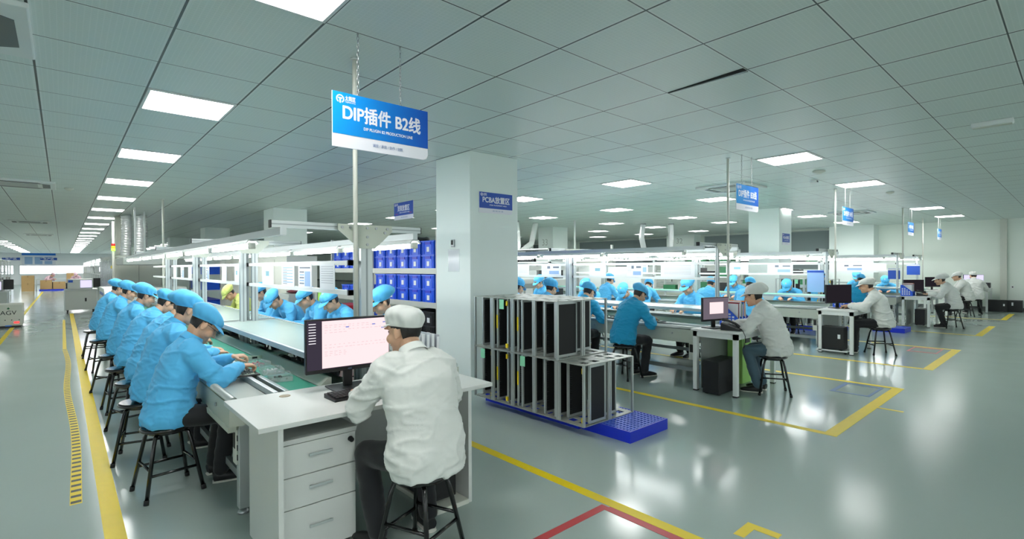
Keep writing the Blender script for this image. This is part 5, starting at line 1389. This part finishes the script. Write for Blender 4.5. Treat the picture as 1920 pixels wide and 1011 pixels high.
# ------------------------------------------------------------------ figures and their stools
make_person('near_worker', lean=16, hp=44, hy=-4, neck=.04, hands=((.07, .42, .83), (-.16, .41, .87)), hcurl=42, hdir=((-.25, 1, -.1), (.3, 1, .05)), glasses=True, voxel=.0045, seed=1, knees=.36, kspread=.11)
make_person('bowed', lean=24, hp=38, fem=True, hands=((.12, .40, .80), (-.12, .42, .80)), seed=2, voxel=.007, knees=.36)
make_person('upright', lean=17, hp=30, hands=((.13, .38, .80), (-.13, .40, .80)), seed=5, voxel=.007, fem=True, knees=.36, cap='bag')
make_person('deep', lean=34, hp=52, hands=((.12, .44, .80), (-.12, .42, .80)), seed=6, voxel=.007, knees=.36, hy=8)
make_person('clerk', lean=19, hp=16, fem=True, cap='bag', hands=((.10, .46, .81), (-.13, .44, .81)), hcurl=22, hdir=((-.1, 1, -.1), (.15, 1, -.1)), seed=3, voxel=.006, knees=.30, foot_y=.16)
make_person('clerk_man', lean=17, hp=14, cap='std', glasses=True, hands=((.10, .47, .81), (-.13, .45, .81)), hcurl=22, hdir=((-.1, 1, -.1), (.15, 1, -.1)), seed=8, voxel=.006, knees=.40, foot_y=.38)
make_person('back_man', lean=15, hp=10, hy=22, wide=1.12, cap='flat', hands=((.17, .36, .81), (-.14, .44, .81)), hcurl=25, seed=4, voxel=.006, knees=.34, kspread=.17, foot_y=.20, pole=(.6, -.5, -.6), hemdrop=.05)
GA = 'blue workers of the left row'
rowL = [('near_worker', 4.16, 0, 'person in a sky blue smock with glasses, nearest of the left row'), ('upright', 5.03, 2, 'person in a sky blue smock and cap, second from the camera in the left row'),
        ('bowed', 5.93, -3, 'person in a sky blue smock, third from the camera in the left row'), ('bowed', 6.85, 4, 'person in a sky blue smock, fourth from the camera in the left row'),
        ('upright', 7.95, 0, 'person in a sky blue smock, fifth from the camera in the left row'), ('upright', 9.7, -5, 'person in a sky blue smock, sixth from the camera in the left row'), ('upright', 11.3, 5, 'person in a sky blue smock, farthest of the left row')]
for k, (p, y, dr, lab) in enumerate(rowL):
    x = .54 + (.0, -.02, .01, -.01, -.02, -.05, -.08)[k]
    place_person(p, lab, (x + (.03 if k == 0 else .07), y), -90 + dr, JBLUE, group=GA, scale=.965 if k == 0 else 1)
    stool(x - (.01 if k == 0 else .05), y, (8, -12, 20, 5, 30, 12, 0)[k], 'black round stool under the %s blue worker of the left row' % ('nearest' if k == 0 else 'farthest' if k == 6 else ORD[k]), 'stools of the left row')
GB = 'workers on the far side of the left bench line'
for k, (p, y, c, lab) in enumerate((('upright', 4.72, JBLUE, 'person in blue whose cap shows above the large monitor'), ('bowed', 5.85, JBLUE, 'person in blue half hidden behind the white conduit pole'), ('bowed', 6.62, JBLUE, 'dark haired person in blue looking down, left of the conduit pole'),
                                    ('deep', 7.70, JBLUE, 'person in blue bowed deep over the bench on the far side'), ('bowed', 8.65, JBLUE, 'person in blue right of the second upright, face in profile'), ('deep', 10.2, JYEL, 'person in a pale yellow smock and cap on the far side of the bench'))):
    place_person(p, lab, (2.62, y), 90 + (0, 3, -4, 6, 0, -5)[k], c, group=GB)
    stool(2.63, y, 10 * k, 'black stool of the far side of the left bench line, %s from the desk' % ORD[k], 'stools on the far side of the left bench line')
# second line
GC = 'workers of the second bench line'
for k, (p, y, lab) in enumerate((('bowed', 4.12, 'person in a deep blue smock seen from behind, right of the magazine racks'), ('bowed', 4.95, 'person in a deep blue smock seen from behind, directly behind the racks'), ('upright', 5.7, 'person in blue behind the rack posts, third of the near side'), ('upright', 6.5, 'person in blue just right of the near pillar'), ('bowed', 7.6, 'person in blue by the near pillar, farthest on the near side of the second line'))):
    place_person(p, lab, (5.70, y), -90 + (-10, 6, 0, -4, 0)[k], JBLUE2 if k < 2 else JBLUE, capm=JBLUE, group=GC)
    stool(5.70, y, 15 * k, 'black stool of the near side of the second bench line, %s from the desk' % ORD[k], 'stools of the second bench line')
for k, (p, y, lab) in enumerate((('upright', 4.36, 'woman in blue facing the camera across the second bench line, hands at work'), ('deep', 5.55, 'person in blue bowed low, facing the camera between the two seen from behind'), ('bowed', 6.55, 'person in blue facing the camera, left beside the upright of the second line'), ('upright', 7.9, 'person in blue looking down, above the racks beside the pillar'))):
    place_person(p, lab, (8.02, y), 90 + (-8, 0, 4, -6)[k], JBLUE, group=GC)
    stool(8.02, y, 12 * k, 'black stool of the far side of the second bench line, %s from the desk' % ORD[k], 'stools of the second bench line')
GD = 'workers of the third bench line'
for k, (p, y, lab) in enumerate((('bowed', 4.45, 'person in blue behind the shoulder of the woman in white'), ('bowed', 5.3, 'person in blue with back turned, right of the woman facing the camera'), ('deep', 6.85, 'person in blue with an arm raised, bowed at the third bench line'), ('upright', 7.95, 'person in blue with back turned, middle of the third bench line'), ('upright', 10.2, 'person in blue leaning, farthest left at the third bench line'))):
    place_person(p, lab, (10.15, y), -90 + (5, 0, 10, -6, 0)[k], JBLUE, group=GD)
    stool(10.15, y, 9 * k, 'black stool of the near side of the third bench line, %s from the desk' % ORD[k], 'stools of the third bench line')
for k, (p, y, lab) in enumerate((('deep', 4.35, 'person in blue facing the camera, bowed under the green shelf of the third line'), ('bowed', 5.6, 'person in blue facing the camera, second at the far side of the third line'))):
    place_person(p, lab, (12.4, y), 90, JBLUE, group=GD)
    stool(12.4, y, 9 * k, 'black stool of the far side of the third bench line, %s from the desk' % ORD[k], 'stools of the third bench line')
GE = 'workers of the fourth bench line'
for k, (p, x, y, rz, c, lab) in enumerate((('bowed', 15.35, 3.85, -90, JBLUE2, 'person in deep blue with back turned, right behind the man with glasses'), ('upright', 15.35, 4.75, -90, JBLUE, 'person in blue at the fourth line, second behind the man with glasses'), ('bowed', 15.35, 5.7, -85, JBLUE, 'person in blue at the fourth line, third behind the man with glasses'),
                                          ('deep', 17.55, 3.65, 90, JBLUE, 'person in blue facing the camera over the fourth bench line'), ('upright', 17.55, 4.4, 95, JBLUE, 'person in blue sitting tall on the far side of the fourth bench line'))):
    place_person(p, lab, (x, y), rz, c, capm=JBLUE, group=GE)
    stool(x, y, 9 * k, 'black stool of the fourth bench line, %s in the count from the desk' % ORD[k], 'stools of the fourth bench line')
# desk clerks in white
place_person('back_man', 'man in a white smock and cap seen from behind at the foreground desk', (1.42, 2.31), 2, JWHITE)
stool(1.40, 2.31, 22, 'black round stool under the man in white at the foreground desk', 'desk stools')
place_person('clerk', 'woman in a white smock and jeans typing at the desk of the second bench line', (6.30, 2.42), 8, JWHITE, trousers=JEANS, group='clerks in white')
stool(6.30, 2.44, 30, 'black stool under the woman in white', 'desk stools')
place_person('clerk_man', 'man in a white smock with glasses typing at the desk of the third bench line', (10.38, 2.26), 10, JWHITE, group='clerks in white')
stool(10.38, 2.28, 36, 'black stool under the man in white with glasses', 'desk stools')
place_person('clerk', 'person in a white smock at the white desk of the fourth bench line', (15.86, 2.05), 10, JWHITE, group='clerks in white')
stool(15.86, 2.07, 30, 'black stool under the person in white at the fourth bench line', 'desk stools')
place_person('clerk_man', 'person in a white smock at the desk before the last bench line, looking left', (19.75, 2.25), 12, JWHITE, group='clerks in white')
stool(19.75, 2.27, 20, 'black stool under the person in white before the last bench line', 'desk stools')
place_person('back_man', 'man in a white smock with back turned, nearest the right wall', (20.95, 2.20), -75, JWHITE, group='clerks in white')
stool(20.95, 2.20, 10, 'black stool under the man in white nearest the right wall', 'desk stools')
# far packers
place_person('deep', 'person in a pink smock bending over boxes at the far left end of the hall', (-.85, 48.6), 180 + 60, JPINK, group='packers at the hall end'); stool(-.85, 48.6, 0, 'stool of the pink packer behind the cardboard boxes', 'stools at the hall end')
place_person('bowed', 'person in a pink smock behind the grey machine at the far end of the aisle', (.70, 44.6), 170, JPINK, group='packers at the hall end'); stool(.70, 44.6, 0, 'stool of the pink packer right of the far pallet', 'stools at the hall end')
